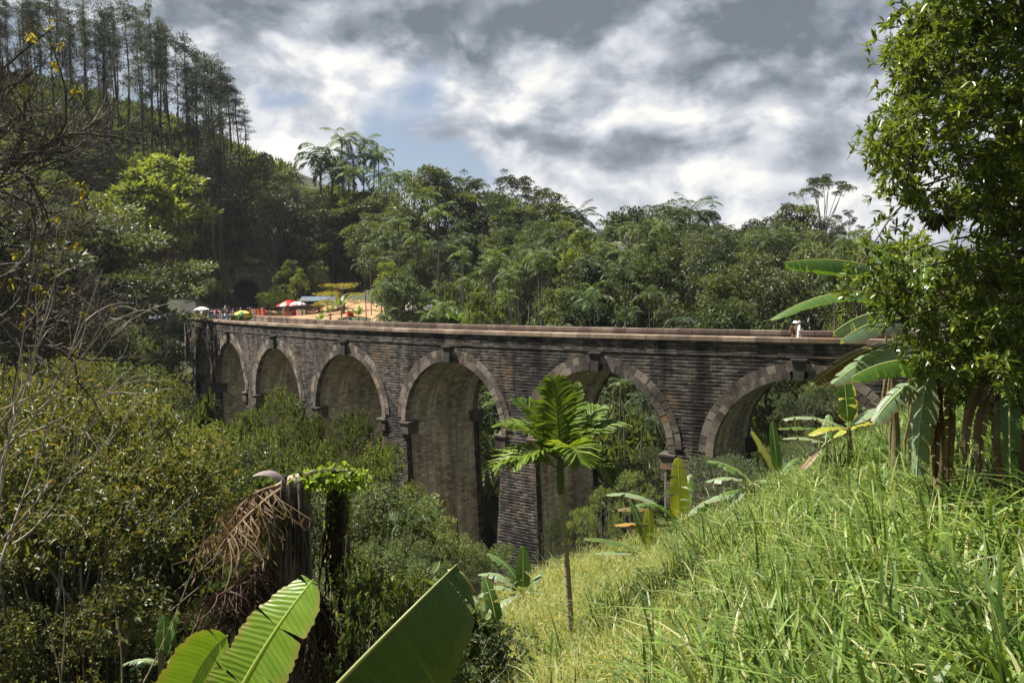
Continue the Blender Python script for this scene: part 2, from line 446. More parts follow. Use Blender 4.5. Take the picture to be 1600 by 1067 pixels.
# ------------------------------------------------------------------ terrain
def plane(x, y): return -2.9 - .315 * y + .48 * x
CP = []
for x, y in ((0, 0), (3, 0), (7, 0), (2, 5), (6, 5), (0, 10), (5, 10), (1, 16), (7, 16), (3, 24), (9, 24), (6, 30), (0, 4), (10, 10), (11, 18)):
    CP.append((x, y, plane(x, y)))
CP += [(11, 4, 1.1), (16, 8, 2.0), (14, 16, -1.3), (20, 16, -.6), (18, 26, -3.2), (26, 28, -2.5), (11, 30, -7.4), (0, -10, -1), (10, -10, 3), (-10, -10, -4),
       (30, 10, 2), (40, 30, 0), (60, 40, 4), (16, 32, -5.8), (3, 33, -11.9), (8, 34, -9.9), (3, 38, -17), (8, 41, -14), (14, 38, -10), (-2, 28, -12.0), (-1, 22, -9.9), (-3, 20, -10.0), (-1, 33, -13.3),
       (-3, 3, -4), (-3, 9, -7.6), (-6, 3, -6.5), (-5, 15, -12.5), (-10, 10, -12), (-7, 22, -16.5), (-14, 20, -16), (-20, 5, -11), (-24, 22, -15), (-30, 10, -10), (-40, 20, -10),
       (0, 50, -22), (-6, 52, -25), (5, 46, -20), (-14, 58, -25.5), (-22, 66, -24), (-30, 75, -21), (-36, 85, -17), (-42, 95, -13), (-47, 106, -8), (-54, 112, -6), (-50, 124, -3.9),
       (-10, 38, -23), (-15, 45, -25), (-25, 45, -23), (-30, 60, -22), (-45, 55, -17), (-48, 74, -14), (-60, 80, -8), (-65, 96, -3.5), (-60, 108, -4.5), (-35, 30, -17),
       (-60, 50, -9), (-80, 70, 2), (-80, 95, 8), (-72, 112, 4), (-84, 122, 13), (-100, 130, 24), (-72, 135, 9), (-66, 150, 6), (-62, 160, 5),
       (-54, 161, -3.4), (-53, 150, -3.6), (-51, 135, -3.95), (-47, 155, -3.2), (-54, 171, 6), (-54, 180, 14), (-56, 192, 26), (-57, 205, 33), (-75, 180, 36), (-95, 170, 41), (-115, 160, 44), (-130, 140, 42), (-110, 190, 50), (-62, 190, 31),
       (-42, 135, -3.9), (-46, 145, -3.9), (-30, 120, -4.0), (-20, 114, -4.6), (-41, 160, -3.0), (-30, 150, -2.7), (-38, 126, -3.9), (-35, 172, 5), (-32, 185, 15), (-46, 180, 14), (-42, 195, 25),
       (-18, 150, 1), (-10, 140, 1), (-12, 160, 8), (0, 160, 9), (-10, 178, 12), (0, 150, 6), (12, 150, 3), (18, 150, 0), (30, 150, 3), (55, 150, 3), (0, 130, 0), (20, 122, -2), (40, 112, -1), (60, 110, 1),
       (0, 108, -5), (10, 98, -5), (20, 88, -5), (30, 78, -5), (38, 62, -4), (46, 50, -2), (0, 84, -11), (10, 72, -13), (17, 58, -13), (-8, 76, -17), (-14, 92, -11), (-22, 102, -6), (25, 50, -9),
       (22, 40, -9), (26, 36.5, -7), (30, 33, -4), (36, 33, -3), (-32, 96, -10),
       (0, 230, -8), (60, 220, -10), (-60, 250, 20), (-140, 230, 35), (120, 150, 0), (110, 80, 2), (-170, 120, 35), (-120, 60, 10), (-120, 0, 0)]
CPa = np.array(CP, float)
_d = np.linalg.norm(CPa[:, None, :2] - CPa[None, :, :2], axis=-1)
_A = np.block([[-_d - np.eye(len(CPa)) * 0.0 + np.eye(len(CPa)) * -.6, np.c_[np.ones(len(CPa)), CPa[:, :2]]],
               [np.r_[np.ones((1, len(CPa))), CPa[:, :2].T], np.zeros((3, 3))]])
_w = np.linalg.solve(_A, np.r_[CPa[:, 2], 0, 0, 0])
def th(x, y):
    x = np.asarray(x, float); y = np.asarray(y, float); sh = np.broadcast(x, y).shape
    P = np.stack([np.broadcast_to(x, sh).ravel(), np.broadcast_to(y, sh).ravel()], 1)
    out = np.empty(len(P))
    for i in range(0, len(P), 20000):
        q = P[i:i + 20000]
        d = np.linalg.norm(q[:, None] - CPa[None, :, :2], axis=-1)
        out[i:i + 20000] = -(d @ _w[:len(CPa)]) + _w[len(CPa)] + q @ _w[len(CPa) + 1:]
    r = np.hypot(P[:, 0], P[:, 1] - 80)
    k = np.clip((r - 170) / 120, 0, 1); k = k * k * (3 - 2 * k)
    out = out * (1 - k) + (-12) * k
    return out.reshape(sh) if sh else float(out[0])
def axis(lo, hi, step, far):
    a = np.arange(lo, hi + step, step); g = []; d = step
    q = hi
    while q < far: d *= 1.35; q += d; g.append(q)
    h = []; d = step; q = lo
    while q > -far: d *= 1.35; q -= d; h.append(q)
    return np.array(h[::-1] + list(a) + g)
gx = axis(-150, 120, 1.25, 2500); gy = axis(-12, 230, 1.25, 2500)
GX, GY = np.meshgrid(gx, gy, indexing='ij')
GZ = th(GX, GY)
# small humps
def vn(x, y, s, seed=0):
    return np.sin(x * s + seed) * np.cos(y * s * 1.13 + seed * 2.1) + .5 * np.sin(x * s * 2.3 + y * s * 1.7 + seed)
flat = (np.abs(GX + 45) < 16) & (GY > 118) & (GY < 162)
near = (GX > -6) & (GX < 14) & (GY < 34)
GZ = GZ + np.where(flat | near, 0, .35) * vn(GX, GY, .35) + np.where(near, .06, 0) * vn(GX, GY, 1.3)
TV = np.stack([GX, GY, GZ], -1).reshape(-1, 3)
TF = grid_faces(len(gx), len(gy))
cxy = TV[TF].mean(1)
PORT = np.array([-54.2, 164.0])
hole = (np.abs(cxy[:, 0] - PORT[0]) < 2.9) & (cxy[:, 1] > PORT[1] - .6) & (cxy[:, 1] < PORT[1] + 9)
m, p = newmat('ground')
o = tc('Object')
n = noise(o, .35, 8, .65); n2g = noise(o, 4, 6, .7)
sg = X.nt.nodes.new('ShaderNodeSeparateXYZ'); X.nt.links.new(o.v, sg.inputs[0])
col = ramp(n * .7 + n2g * .4 - .05, [(.3, (.018, .016, .009)), (.5, (.035, .040, .015)), (.75, (.06, .075, .024))])
setp(p, col=col, rough=.95, nor=bump(n2g, .08))
MG = m
tag(obj('ground', npmesh('ground', [(TV, TF[~hole])], smooth=True), MG), kind='structure')

def flat_patch(name, poly, lift, mat, step=1.0):
    """a sheet draped a little above the terrain inside a polygon"""
    P = np.array(poly, float); x0, y0 = P.min(0); x1, y1 = P.max(0)
    xs = np.arange(x0, x1, step); ys = np.arange(y0, y1, step)
    A, B = np.meshgrid(xs, ys, indexing='ij')
    Z = th(A, B) + lift
    V = np.stack([A, B, Z], -1).reshape(-1, 3); F = grid_faces(len(xs), len(ys))
    c = V[F].mean(1)[:, :2]; ins = np.zeros(len(c), bool); j = len(P) - 1
    for i in range(len(P)):
        cond = ((P[i, 1] > c[:, 1]) != (P[j, 1] > c[:, 1])) & (c[:, 0] < (P[j, 0] - P[i, 0]) * (c[:, 1] - P[i, 1]) / (P[j, 1] - P[i, 1] + 1e-9) + P[i, 0])
        ins ^= cond; j = i
    return tag(obj(name, npmesh(name, [(V, F[ins])], smooth=True), mat), kind='structure')
m, p = newmat('earth')
o = tc('Object')
setp(p, col=ramp(noise(o, .5, 7, .65), [(.3, (.20, .105, .05)), (.55, (.36, .20, .10)), (.75, (.44, .28, .16))]), rough=.95, nor=bump(noise(o, 5, 5), .05))
flat_patch('dirt_yard', [(-50, 124), (-48, 160), (-39, 163), (-28, 152), (-14, 118), (-20, 110), (-30, 108), (-44, 118)], .22, m)
MEARTH = m

# ------------------------------------------------------------------ viaduct
CX, CY, RAD, A8, DA = 85.145, 163.842, 140.8675, -0.5211, 0.083559
HCAP, HCR, HKEY, WID, SLOPE = 2.6003, 2.1573, 1.1821, 7.5, -0.0019
SPAN = RAD * DA; r_ = 4.57
def sA(i): return -(8 - i) * SPAN              # arc length of arch i, zero at arch 8
def zcap(s): return -HCAP + SLOPE * s
def bp(s, w, z):
    """arc length along the near face, w metres inward, absolute z"""
    a = A8 + np.asarray(s) / RAD; rr = RAD - np.asarray(w)
    return np.stack(np.broadcast_arrays(CX + rr * np.sin(a), CY - rr * np.cos(a), z), -1)
bridge = empty('railway_viaduct', tuple(bp(sA(5), 3.4, -25)))
tag(bridge, 'long curved brick railway viaduct with nine tall round arches crossing the valley', 'bridge')
BLOC = np.array(bridge.location)
def bpart(name, parts, mat, smooth=False, parent=bridge):
    me = npmesh(name, parts, smooth=smooth)
    o = obj(name, me, mat, parent)
    o.location = -BLOC if parent is bridge else (0, 0, 0)
    return o
ZS = {i: zcap(sA(i)) - HCR - r_ for i in range(0, 11)}     # springing height per arch
CRS = BH
COPH = .20
rr_ = np.random.RandomState(3)
def relief_rows(z0, z1):
    """rows of a rock-faced wall: for each course joint, belly low, belly high"""
    k0 = math.floor(z0 / CRS); k1 = math.ceil(z1 / CRS); z = []; o = []; ci = []
    for k in range(k0, k1 + 1):
        for dz, of in ((0, 0), (.035, .6), (.15, 1.0), (.185, .75)):
            zz = k * CRS + dz
            if z0 <= zz <= z1: z.append(zz); o.append(of); ci.append(k)
    z = np.array([z0] + z + [z1]); o = np.array([0] + o + [0]); ci = np.array([k0] + ci + [k1])
    return z, o, ci
def hash2(a, b, sd=0):
    v = np.sin(a * 12.9898 + b * 78.233 + sd * 37.7) * 43758.5453
    return v - np.floor(v)
def spandrel(side):
    s0, s1 = sA(0.3), sA(10.3); ss = np.arange(s0, s1, .23)
    zt = -2.0; z, of, ci = relief_rows(-10.2, zt)
    S, Z = np.meshgrid(ss, z, indexing='ij'); O = np.broadcast_to(of, S.shape); CI = np.broadcast_to(ci, S.shape)
    bi = np.floor((S + (CI % 2) * BW / 2) / BW)
    amp = .016 + .030 * hash2(bi, CI)
    off = O * amp
    top = zcap(S) - COPH; Z = np.minimum(Z, top)
    w = -off if side == 0 else WID + off
    V = bp(S, w, Z).reshape(-1, 3); F = grid_faces(*S.shape); U = np.stack([S, Z], -1).reshape(-1, 2)
    c = U[F].mean(1); keep = np.ones(len(F), bool)
    keep &= c[:, 1] < zcap(c[:, 0]) - COPH - .002
    for i in range(1, 10):
        d = np.hypot(c[:, 0] - sA(i), c[:, 1] - ZS[i]); ab = c[:, 1] > ZS[i]
        keep &= ~((d < r_ + .35) & ab)
        keep &= ~((np.abs(c[:, 0] - sA(i)) < SPAN / 2 + .01) & ~ab)
    if side: F = F[:, ::-1]
    return (V, F[keep], U)
bpart('spandrel_wall', [spandrel(0)], M['masonry'])
bpart('spandrel_wall', [spandrel(1)], M['masonry'])
BS, BF = .050, .030       # batter sideways and outwards
HW0 = (SPAN - 2 * r_) / 2
ZB = -31.0
def pier(i):
    """pier between arch i and i+1: battered faces near and far, two flanks with an arched recess"""
    sc = (sA(i) + sA(i + 1)) / 2; zs = (ZS[i] + ZS[i + 1]) / 2
    parts = []
    z, of, ci = relief_rows(ZB, zs)
    tt = np.linspace(-1, 1, 15)
    T, Z = np.meshgrid(tt, z, indexing='ij'); O = np.broadcast_to(of, T.shape); CI = np.broadcast_to(ci, T.shape)
    dpt = zs - Z; hw = HW0 + BS * dpt; S = sc + T * hw
    bi = np.floor((S + (CI % 2) * BW / 2) / BW)
    off = O * (.02 + .035 * hash2(bi, CI, 1)) * (np.abs(T) < .999)
    for side in (0, 1):
        w = (-off - BF * dpt) if side == 0 else (WID + off + BF * dpt)
        F = grid_faces(*T.shape)
        parts.append((bp(S, w, Z).reshape(-1, 3), F if side == 0 else F[:, ::-1], np.stack([S, Z], -1).reshape(-1, 2)))
    for sd in (-1, 1):
        zq = np.linspace(ZB, zs, 14); dq = zs - zq; sq = sc + sd * (HW0 + BS * dq)
        for near in (1, 0):
            o0 = -BF * dq if near else WID + BF * dq; o1 = np.full(14, .42 if near else WID - .42)
            A_ = bp(sq, o0, zq); B_ = bp(sq, o1, zq); C_ = bp(sq - sd * .10, o1, zq)
            V = np.stack([A_, B_, C_], 1).reshape(-1, 3); F = grid_faces(14, 3)
            U = np.stack([np.stack([o0, zq], -1), np.stack([o1, zq], -1), np.stack([o1 + .1, zq], -1)], 1).reshape(-1, 2)
            parts.append((V, F, U))
    flanks = []
    # flank: coordinates (q across 0..1, z) with an arched recess
    for sd in (-1, 1):
        wc = WID / 2; rw = .95; zn = zs - 7.4     # recess centre, half width, springing of recess
        th_ = np.linspace(math.pi, 0, 13)
        cols = [(-9, None), (-3.2, None), (-2, None)] + [(rw * math.cos(a), zn + rw * math.sin(a) * 1.15) for a in th_] + [(2, None), (3.2, None), (9, None)]
        rows = 12
        def wz(w, z):
            w0 = .42 + 0 * z; w1 = WID - .42
            if w <= -8: return w0
            if w >= 8: return w1
            return wc + w
        V = []; U = []
        for w, hb in cols:
            zb = ZB if hb is None else hb
            for z_ in np.linspace(zb, zs, rows):
                wv = wz(w, z_); s_ = sc + sd * (HW0 + BS * (zs - z_) - .10)
                V.append(bp(s_, wv, z_)); U.append((wv, z_))
        F = grid_faces(len(cols), rows)
        flanks.append((np.array(V), F if sd > 0 else F[:, ::-1], np.array(U)))
        # recess reveals and back
        V = []; U = []; prof = [(-rw, ZB)] + [(rw * math.cos(a), zn + rw * math.sin(a) * 1.15) for a in th_] + [(rw, ZB)]
        for w, z_ in prof:
            for dd in (0, .8):
                V.append(bp(sc + sd * (HW0 + BS * (zs - z_) - .10 - dd), wc + w, z_)); U.append((w + dd, z_))
        F = grid_faces(len(prof), 2); flanks.append((np.array(V), F, np.array(U)))
        V = np.array([bp(sc + sd * (HW0 + BS * (zs - z_) - .85), wc + w, z_) for w, z_ in ((-rw, ZB), (rw, ZB), (rw, zn + rw * 1.3), (-rw, zn + rw * 1.3))])
        flanks.append((V, np.array([[0, 1, 2, 3]]), np.array([(-rw, ZB), (rw, ZB), (rw, zn + 1), (-rw, zn + 1)])))
    pr = bpart('pier', parts, M['masonry'])
    fl = obj('pier_flank', npmesh('pier_flank', flanks), M['soffit'], pr)
    # impost blocks at the springing, near and far, both sides
    ib = []
    for sd in (-1, 1):
        for w in (.30, WID - .30):
            c = bp(sc + sd * (HW0 + .0), w, zs - .55); a = A8 + sc / RAD
            obj('impost_block', npmesh('impost_block', [box(c, (.85, 1.05, .75), a, jit=.02), box(c + np.array([0, 0, .43]), (1.0, 1.2, .12), a)]), M['impost'], pr)
for i in range(1, 9): pier(i)
def arch(i):
    sc = sA(i); zs = ZS[i]
    # vault
    th_ = np.linspace(0, math.pi, 49); wq = np.linspace(.0, WID, 8)
    TH, WQ = np.meshgrid(th_, wq, indexing='ij')
    rr = r_ + .07
    S = sc + rr * np.cos(TH); Z = zs + rr * np.sin(TH)
    V = bp(S, WQ, Z).reshape(-1, 3); U = np.stack([WQ, TH * r_], -1).reshape(-1, 2)
    bpart('arch_vault', [(V, grid_faces(*TH.shape)[:, ::-1], U)], M['soffit'], smooth=True)
    # ring of voussoirs in two layers, near and far
    nb = 34
    for far_ in (0, 1):
        ring = []
        for lay, (ra, rb) in enumerate(((r_, r_ + .42), (r_ + .43, r_ + .84))):
            for k in range(nb):
                sh = .5 * lay
                a0 = math.pi * (k + sh) / nb + .002; a1 = math.pi * (k + 1 + sh) / nb - .002
                if a1 > math.pi + .02: continue
                if abs((a0 + a1) / 2 - math.pi / 2) < .055: continue
                pr = .07 + rr_.uniform(0, .025) + (0 if lay else .02)
                j = rr_.uniform(-.012, .012, 4)
                V = []
                for w in ((-pr, .35) if not far_ else (WID - .35, WID + pr)):
                    for a, rad in ((a0, ra), (a1, ra), (a1, rb + j[0]), (a0, rb + j[1])):
                        V.append(bp(sc + rad * math.cos(a), w, zs + rad * math.sin(a)))
                F = np.array([[0, 1, 2, 3], [7, 6, 5, 4], [1, 0, 4, 5], [2, 1, 5, 6], [3, 2, 6, 7], [0, 3, 7, 4]])
                ring.append((np.array(V), F))
        bpart('arch_ring', ring, M['voussoir'])
    # keystone, tapered and proud
    V = []
    for w in (-.30, .4):
        for x, z_ in ((-.24, zs + r_ - .06), (.24, zs + r_ - .06), (.34, zcap(sc) - HKEY), (-.34, zcap(sc) - HKEY)):
            V.append(bp(sc + x, w, z_))
    F = np.array([[0, 1, 2, 3], [7, 6, 5, 4], [1, 0, 4, 5], [2, 1, 5, 6], [3, 2, 6, 7], [0, 3, 7, 4]])
    cp_ = box(bp(sc, 0, zcap(sc) - HKEY + .05), (.86, .78, .09), A8 + sc / RAD)
    bpart('keystone', [(np.array(V), F), cp_], M['keystone'])
for i in range(1, 10): arch(i)
def sweep(s0, s1, prof, step=.5, name='x', mat=None, uvl=None):
    ss = np.arange(s0, s1 + step, step); n = len(prof)
    V = []; U = []
    L = np.concatenate([[0], np.cumsum(np.hypot(*np.diff(np.array(prof), axis=0).T))])
    for (w, dz), l in zip(prof, L):
        V.append(bp(ss, w, zcap(ss) + dz)); U.append(np.stack([ss, np.full(len(ss), l)], -1))
    V = np.stack(V, 1).reshape(-1, 3); U = np.stack(U, 1).reshape(-1, 2)
    return (V, grid_faces(len(ss), n)[:, ::-1], U)
SA0, SA1 = sA(-.9), sA(10.6)
cope = lambda a, b: [(a + .07, -COPH - .1), (a, -COPH - .04), (a, -.02), (a + .03, 0), (b - .03, 0), (b, -.02), (b, -COPH), (b - .07, -COPH)]
bpart('coping', [sweep(SA0, SA1, cope(-.14, .42))], M['coping'])
bpart('coping', [sweep(SA0, SA1, cope(WID - .38, WID + .10))], M['parapet'])
bpart('string_course', [sweep(sA(.3), SA1, [(0, -1.12), (-.05, -1.1), (-.07, -1.0), (0, -.97)])], M['masonry'])
bpart('parapet', [sweep(SA0, SA1, [(.36, -COPH + .01), (.36, -1.0)])], M['parapet'])
bpart('parapet', [sweep(SA0, SA1, [(WID - .36, -1.0), (WID - .36, -COPH + .01)])], M['parapet'])
bpart('deck', [sweep(SA0, SA1, [(.36, -.98), (WID - .36, -.98)])], M['parapet'])
# abutment ends past the arches on both sides go down into the hill
for (a, b) in ((sA(-.9), sA(.3)),):
    bpart('abutment_wall', [sweep(a, b, [(.0, -6), (.0, -COPH)])], M['masonry'])
# drain pipe below an impost
sp_ = (sA(7) + sA(8)) / 2 - HW0 - .05
c = bp(sp_, -.25, 0)
bpart('drain_pipe', [tube([[c[0], c[1], -10.4], [c[0] - .02, c[1], -14], [c[0], c[1], -19]], .06, 6)], plain('pipe', (.30, .28, .25), .6))

# rails on the deck
tr = empty('railway_track', tuple(bp(sA(4), WID / 2, -3.6)))
tag(tr, 'single railway line on ballast running over the curved bridge to the tunnel', 'railway track')
TL = np.array(tr.location)
steel = plain('rail_steel', (.12, .09, .07), .45, .3, 4)
sR = np.arange(sA(-4.55), SA1, .8)
for w in (WID / 2 - .84, WID / 2 + .84):
    cen = bp(sR, w, zcap(np.maximum(sR, SA0)) - .84)
    o = obj('rail', npmesh('rail', [tube(cen, .06, 4)]), steel, tr); o.location = -TL
sl_ = [box(bp(s, WID / 2, zcap(max(s, SA0)) - .93), (.24, 2.6, .12), A8 + s / RAD) for s in np.arange(sA(-4.5), SA1, .65)]
o = obj('sleeper', npmesh('sleeper', sl_), plain('sleeper', (.10, .08, .06), .9), tr); o.location = -TL; o['kind'] = 'stuff'
m, p = newmat('ballast'); o_ = tc('Object')
setp(p, col=ramp(noise(o_, 9, 4, .7), [(.3, (.07, .06, .055)), (.7, (.24, .21, .18))]), rough=.95, nor=bump(noise(o_, 12, 3), .04))
V, F, U = sweep(sA(-4.6), SA1, [(WID / 2 - 1.9, -.965), (WID / 2 - 1.4, -.90), (WID / 2 + 1.4, -.90), (WID / 2 + 1.9, -.965)])
tag(obj('ballast_bed', npmesh('ballast_bed', [(V, F)]), m), kind='structure')
# small post standing on the far parapet
c = bp(sA(8) - 6.6, WID - .2, 0)
pc = at(1064, 519, c[1] + 0)
sp_post = None
def s_at_px(px, w):
    ss = np.linspace(sA(-1), sA(10), 2000); P = bp(ss, w, zcap(ss)); u, _ = pix_arr(P)
    return float(np.interp(px, u, ss))
def pix_arr(P):
    d = P @ fw; return 800 + F_PX * (P @ right) / d, 533.5 - F_PX * (P @ upc) / d
s_ = s_at_px(1064, WID - .2); q = bp(s_, WID - .2, zcap(s_))
pb = [box(q + np.array([0, 0, .22]), (.14, .14, .45), A8 + s_ / RAD), box(q + np.array([0, 0, .47]), (.2, .2, .06), A8 + s_ / RAD)]
po = obj('marker_post', npmesh('marker_post', [(v - q, f) for v, f in pb]), M['parapet'], None, tuple(q))
tag(po, 'short stone marker post standing on the far parapet of the bridge', 'post')

# ------------------------------------------------------------------ tunnel portal
tp = empty('tunnel_portal', (PORT[0], PORT[1], -3.45), R(4))
tag(tp, 'dark horseshoe railway tunnel mouth in a mossy stone wall at the foot of the hill', 'tunnel')
def portal():
    rw, zn, top, half = 2.5, 4.2, 8.9, 6.5
    prof = [(-rw, 0)] + [(rw * math.cos(a) * (1), zn + rw * math.sin(a)) for a in np.linspace(math.pi, 0, 21)] + [(rw, 0)]
    V = []; U = []
    cols = [(-half, 0), (-rw - .01, 0)] + prof[1:-1] + [(rw + .01, 0), (half, 0)]
    for x, zb in cols:
        for z_ in np.linspace(zb, top, 8): V.append((x, 0, z_)); U.append((x, z_))
    a = (np.array(V), grid_faces(len(cols), 8), np.array(U))
    obj('portal_wall', npmesh('portal_wall', [a]), M['portal'], tp)
    V = []; U = []
    for x, z_ in prof:
        for y in (0, 3, 12, 40): V.append((x, y, z_)); U.append((y, z_ + x))
    obj('tunnel_lining', npmesh('tunnel_lining', [(np.array(V), grid_faces(len(prof), 4), np.array(U)), (np.array([(-2.6, 40, -.5), (2.6, 40, -.5), (2.6, 40, 7), (-2.6, 40, 7)]), np.array([[0, 1, 2, 3]]), np.zeros((4, 2))), (np.array([(-2.6, -1, .02), (2.6, -1, .02), (2.6, 40, .02), (-2.6, 40, .02)]), np.array([[0, 1, 2, 3]]), np.zeros((4, 2)))]), plain('dark_lining', (.02, .018, .016), .95), tp)  # one near-black colour for lining, floor and end sheet
    ring = []
    for k in range(24):
        a0, a1 = math.pi * k / 24 + .008, math.pi * (k + 1) / 24 - .008; V = []
        for y in (-.14, .3):
            for a, rad in ((a0, rw - .02), (a1, rw - .02), (a1, rw + .6), (a0, rw + .6)): V.append((rad * math.cos(a), y, zn + rad * math.sin(a)))
        ring.append((np.array(V), np.array([[0, 1, 2, 3], [7, 6, 5, 4], [1, 0, 4, 5], [2, 1, 5, 6], [3, 2, 6, 7], [0, 3, 7, 4]])))
    for sd in (-1, 1):
        jb = []
        for k in range(8): jb.append(box((sd * (rw + .29), 0, .25 + k * .44), (.62, .3, .42), 0, jit=.01))
        obj('portal_jamb', npmesh('portal_jamb', jb), M['portal'], tp)
    obj('portal_ring', npmesh('portal_ring', ring), M['portal'], tp)
    obj('portal_coping', npmesh('portal_coping', [box((0, 0, top + .15), (2 * half + .3, .9, .35)), box((0, -.05, top - .7), (2 * half, .25, .2))]), M['portal'], tp)
    for sd in (-1, 1): obj('buttress', npmesh('buttress', [box((sd * 4.4, -.3, 4), (1.1, .9, 8), taper=.85)]), M['portal'], tp)
portal()
sg_ = obj('tunnel_sign', npmesh('tunnel_sign', [box((0, 0, 1.7), (.75, .05, .55)), box((0, .05, .8), (.06, .06, 1.6))]), plain('signwhite', (.55, .55, .52), .6, .1), None, tuple(at(362, 464, 161)))
sg_.location.z = th(sg_.location.x, sg_.location.y) + .6
tag(sg_, 'small white board on a post left of the tunnel mouth', 'sign')

# ------------------------------------------------------------------ tree builders
UP = np.array([0, 0, 1.])
def limb(a, b, r0, r1, sag=.12, n=6, sides=5, seed=None):
    a = np.asarray(a, float); b = np.asarray(b, float); L = np.linalg.norm(b - a)
    t = np.linspace(0, 1, n)[:, None]
    k = rs.normal(size=3) * L * sag * .5; k[2] += L * sag * .4
    P = a + (b - a) * t + k * (t * (1 - t) * 4) * .6
    return tube(P, np.linspace(r0, r1, n), sides)
def mk(name, trunk_parts, crown_parts, bark, leafm, root=None, crown='crown'):
    root = root or empty(name)
    if trunk_parts: obj('trunk', npmesh(name + '_trunk', trunk_parts, smooth=True), bark, root)
    if crown_parts: obj(crown, npmesh(name + '_crown', crown_parts), leafm, root)
    return root
def clump_leaves(c, rc, n, leaf, asp=.5, sq=.65, fn=leaves, out=.8):
    d = rdir(n); d[:, 2] = np.where(rs.rand(n) < .55, np.abs(d[:, 2]), d[:, 2])
    rad = rc * rs.uniform(.35, 1.0, n) ** .6
    P = c + d * rad[:, None] * np.array([1, 1, sq])
    Dv = d * out + rs.normal(size=(n, 3)) * .6 + np.array([0, 0, .1])
    return fn(P, Dv, leaf * rs.uniform(.6, 1.3, n), leaf * asp * rs.uniform(.7, 1.2, n))
def broad(name, seed, H=10, cr=2.9, cb=.15, nc=44, lp=90, leaf=.32, mat='leaf_mid', bark='bark', sq=.85, crad=(.20, .34), lean=0, fn=leaves, asp=.5, tr_=.22):
    global rs
    rs = np.random.RandomState(seed)
    base = np.array([0, 0, 0.]); fork = np.array([lean * .4, 0, H * cb * .9])
    T = [tube([base - UP * .8, base + UP * H * cb * .4 + [lean * .1, .05, 0], fork], [tr_ * 1.25, tr_ * .9, tr_ * .75], 7)]
    cz = H * (1 + cb) / 2; hz = H * (1 - cb) / 2
    C = []
    for k in range(nc):
        d = rdir(1)[0]
        if d[2] < -.35: d[2] *= -1
        q = rs.uniform(.45, .98) ** .7
        wob = 1 + .22 * math.sin(3 * math.atan2(d[1], d[0]) + seed) + .15 * math.sin(5 * d[2] + seed)
        c = np.array([d[0] * cr * q * wob + lean, d[1] * cr * q * wob, cz + d[2] * hz * q])
        rc = cr * rs.uniform(*crad)
        c[2] = min(c[2], H - rc * sq * .7)
        C.append(clump_leaves(c, rc, int(lp * (rc / cr / .27) ** 1.6), leaf, sq=sq, fn=fn, asp=asp))
        if k % 2 == 0: T.append(limb(fork * rs.uniform(.75, 1.0), c, tr_ * .32, tr_ * .07, n=5, sides=4))
    return mk(name, T, C, M[bark], M[mat])
def frond_pts(b, az_, el_, L, droop, n):
    t = np.linspace(0, 1, n); e = el_ - droop * t ** 1.3
    dl = L / (n - 1); P = [np.asarray(b, float)]
    for i in range(n - 1):
        P.append(P[-1] + dl * np.array([math.cos(az_) * math.cos(e[i]), math.sin(az_) * math.cos(e[i]), math.sin(e[i])]))
    return np.array(P)
def frond(b, az_, el_, L, droop, nl, ll, lw, hang=.25, rise=.25, thick=.02, hero=False):
    P = frond_pts(b, az_, el_, L, droop, 14)
    t = np.repeat(np.linspace(.14, 1, nl), 2); sd = np.tile([-1, 1], nl)
    x = t * 13; i = np.clip(x.astype(int), 0, 12); f = (x - i)[:, None]
    Q = P[i] * (1 - f) + P[i + 1] * f; T = unit(P[i + 1] - P[i])
    side = unit(np.cross(T, UP)) * sd[:, None]; up = unit(np.cross(np.cross(T, UP), T))
    ln = ll * np.sin(np.pi * (t * .78 + .16)) ** .7
    Dv = side * .95 + T * (.45 + .5 * t[:, None]) + up * rise - UP * hang + rs.normal(size=(len(t), 3)) * .07
    if not hero: return [leaves(Q, Dv, ln * rs.uniform(.85, 1.1, len(t)), lw), tube(P, np.linspace(thick, thick * .3, 14), 4)]
    # hero: folded two-segment leaflets
    Dv = unit(Dv); ln = ln[:, None] * rs.uniform(.9, 1.1, (len(t), 1)); S = unit(np.cross(Dv, up)); w = lw / 2
    a = Q; m_ = Q + Dv * ln * .55; e = Q + Dv * ln * .95 - UP * ln * .16
    V = np.stack([a + S * w * .3, a - S * w * .3, m_ + S * w, m_ - S * w, e + S * w * .35, e - S * w * .35, m_ - up * w * .5], 1).reshape(-1, 3)
    b7 = np.arange(len(t))[:, None] * 7
    F = np.concatenate([b7 + [0, 1, 6, 2], b7 + [1, 3, 5, 6], b7 + [2, 6, 5, 4]])
    return [(V, F), tube(P, np.linspace(thick, thick * .3, 14), 5)]
def palm(name, seed, H=12, nf=11, L=2.3, ll=.80, lw=.085, droop=2.1, nl=19, mat='palm', r=.075, coco=False, shaft=True):
    global rs
    rs = np.random.RandomState(seed)
    bend = rs.uniform(-.5, .5, 2)
    z = np.linspace(-.6, H - L * .55, 8); q = (z / H) ** 2
    P = np.stack([bend[0] * q, bend[1] * q, z], 1)
    T = [tube(P, np.linspace(r * 1.3, r * .8, 8), 7)]
    top = P[-1].copy(); top[2] += .5 if shaft else .1
    if shaft: C = [tube([P[-1] - UP * .05, P[-1] + UP * .3, top + UP * .15], [r * 1.15, r * 1.2, r * .5], 6)]
    else: C = []
    for k in range(nf):
        a = k * 2.399 + rs.uniform(-.3, .3); e = 1.42 - (1.45 if not coco else 1.7) * (k / nf) + rs.uniform(-.1, .1)
        C += frond(top + rs.normal(size=3) * .03, a, e, L * rs.uniform(.85, 1.1), droop * rs.uniform(.75, 1.15), nl, ll, lw, hang=.75 if not coco else .8, rise=.1)
    return mk(name, T, C, M['palm_trunk'], M[mat])
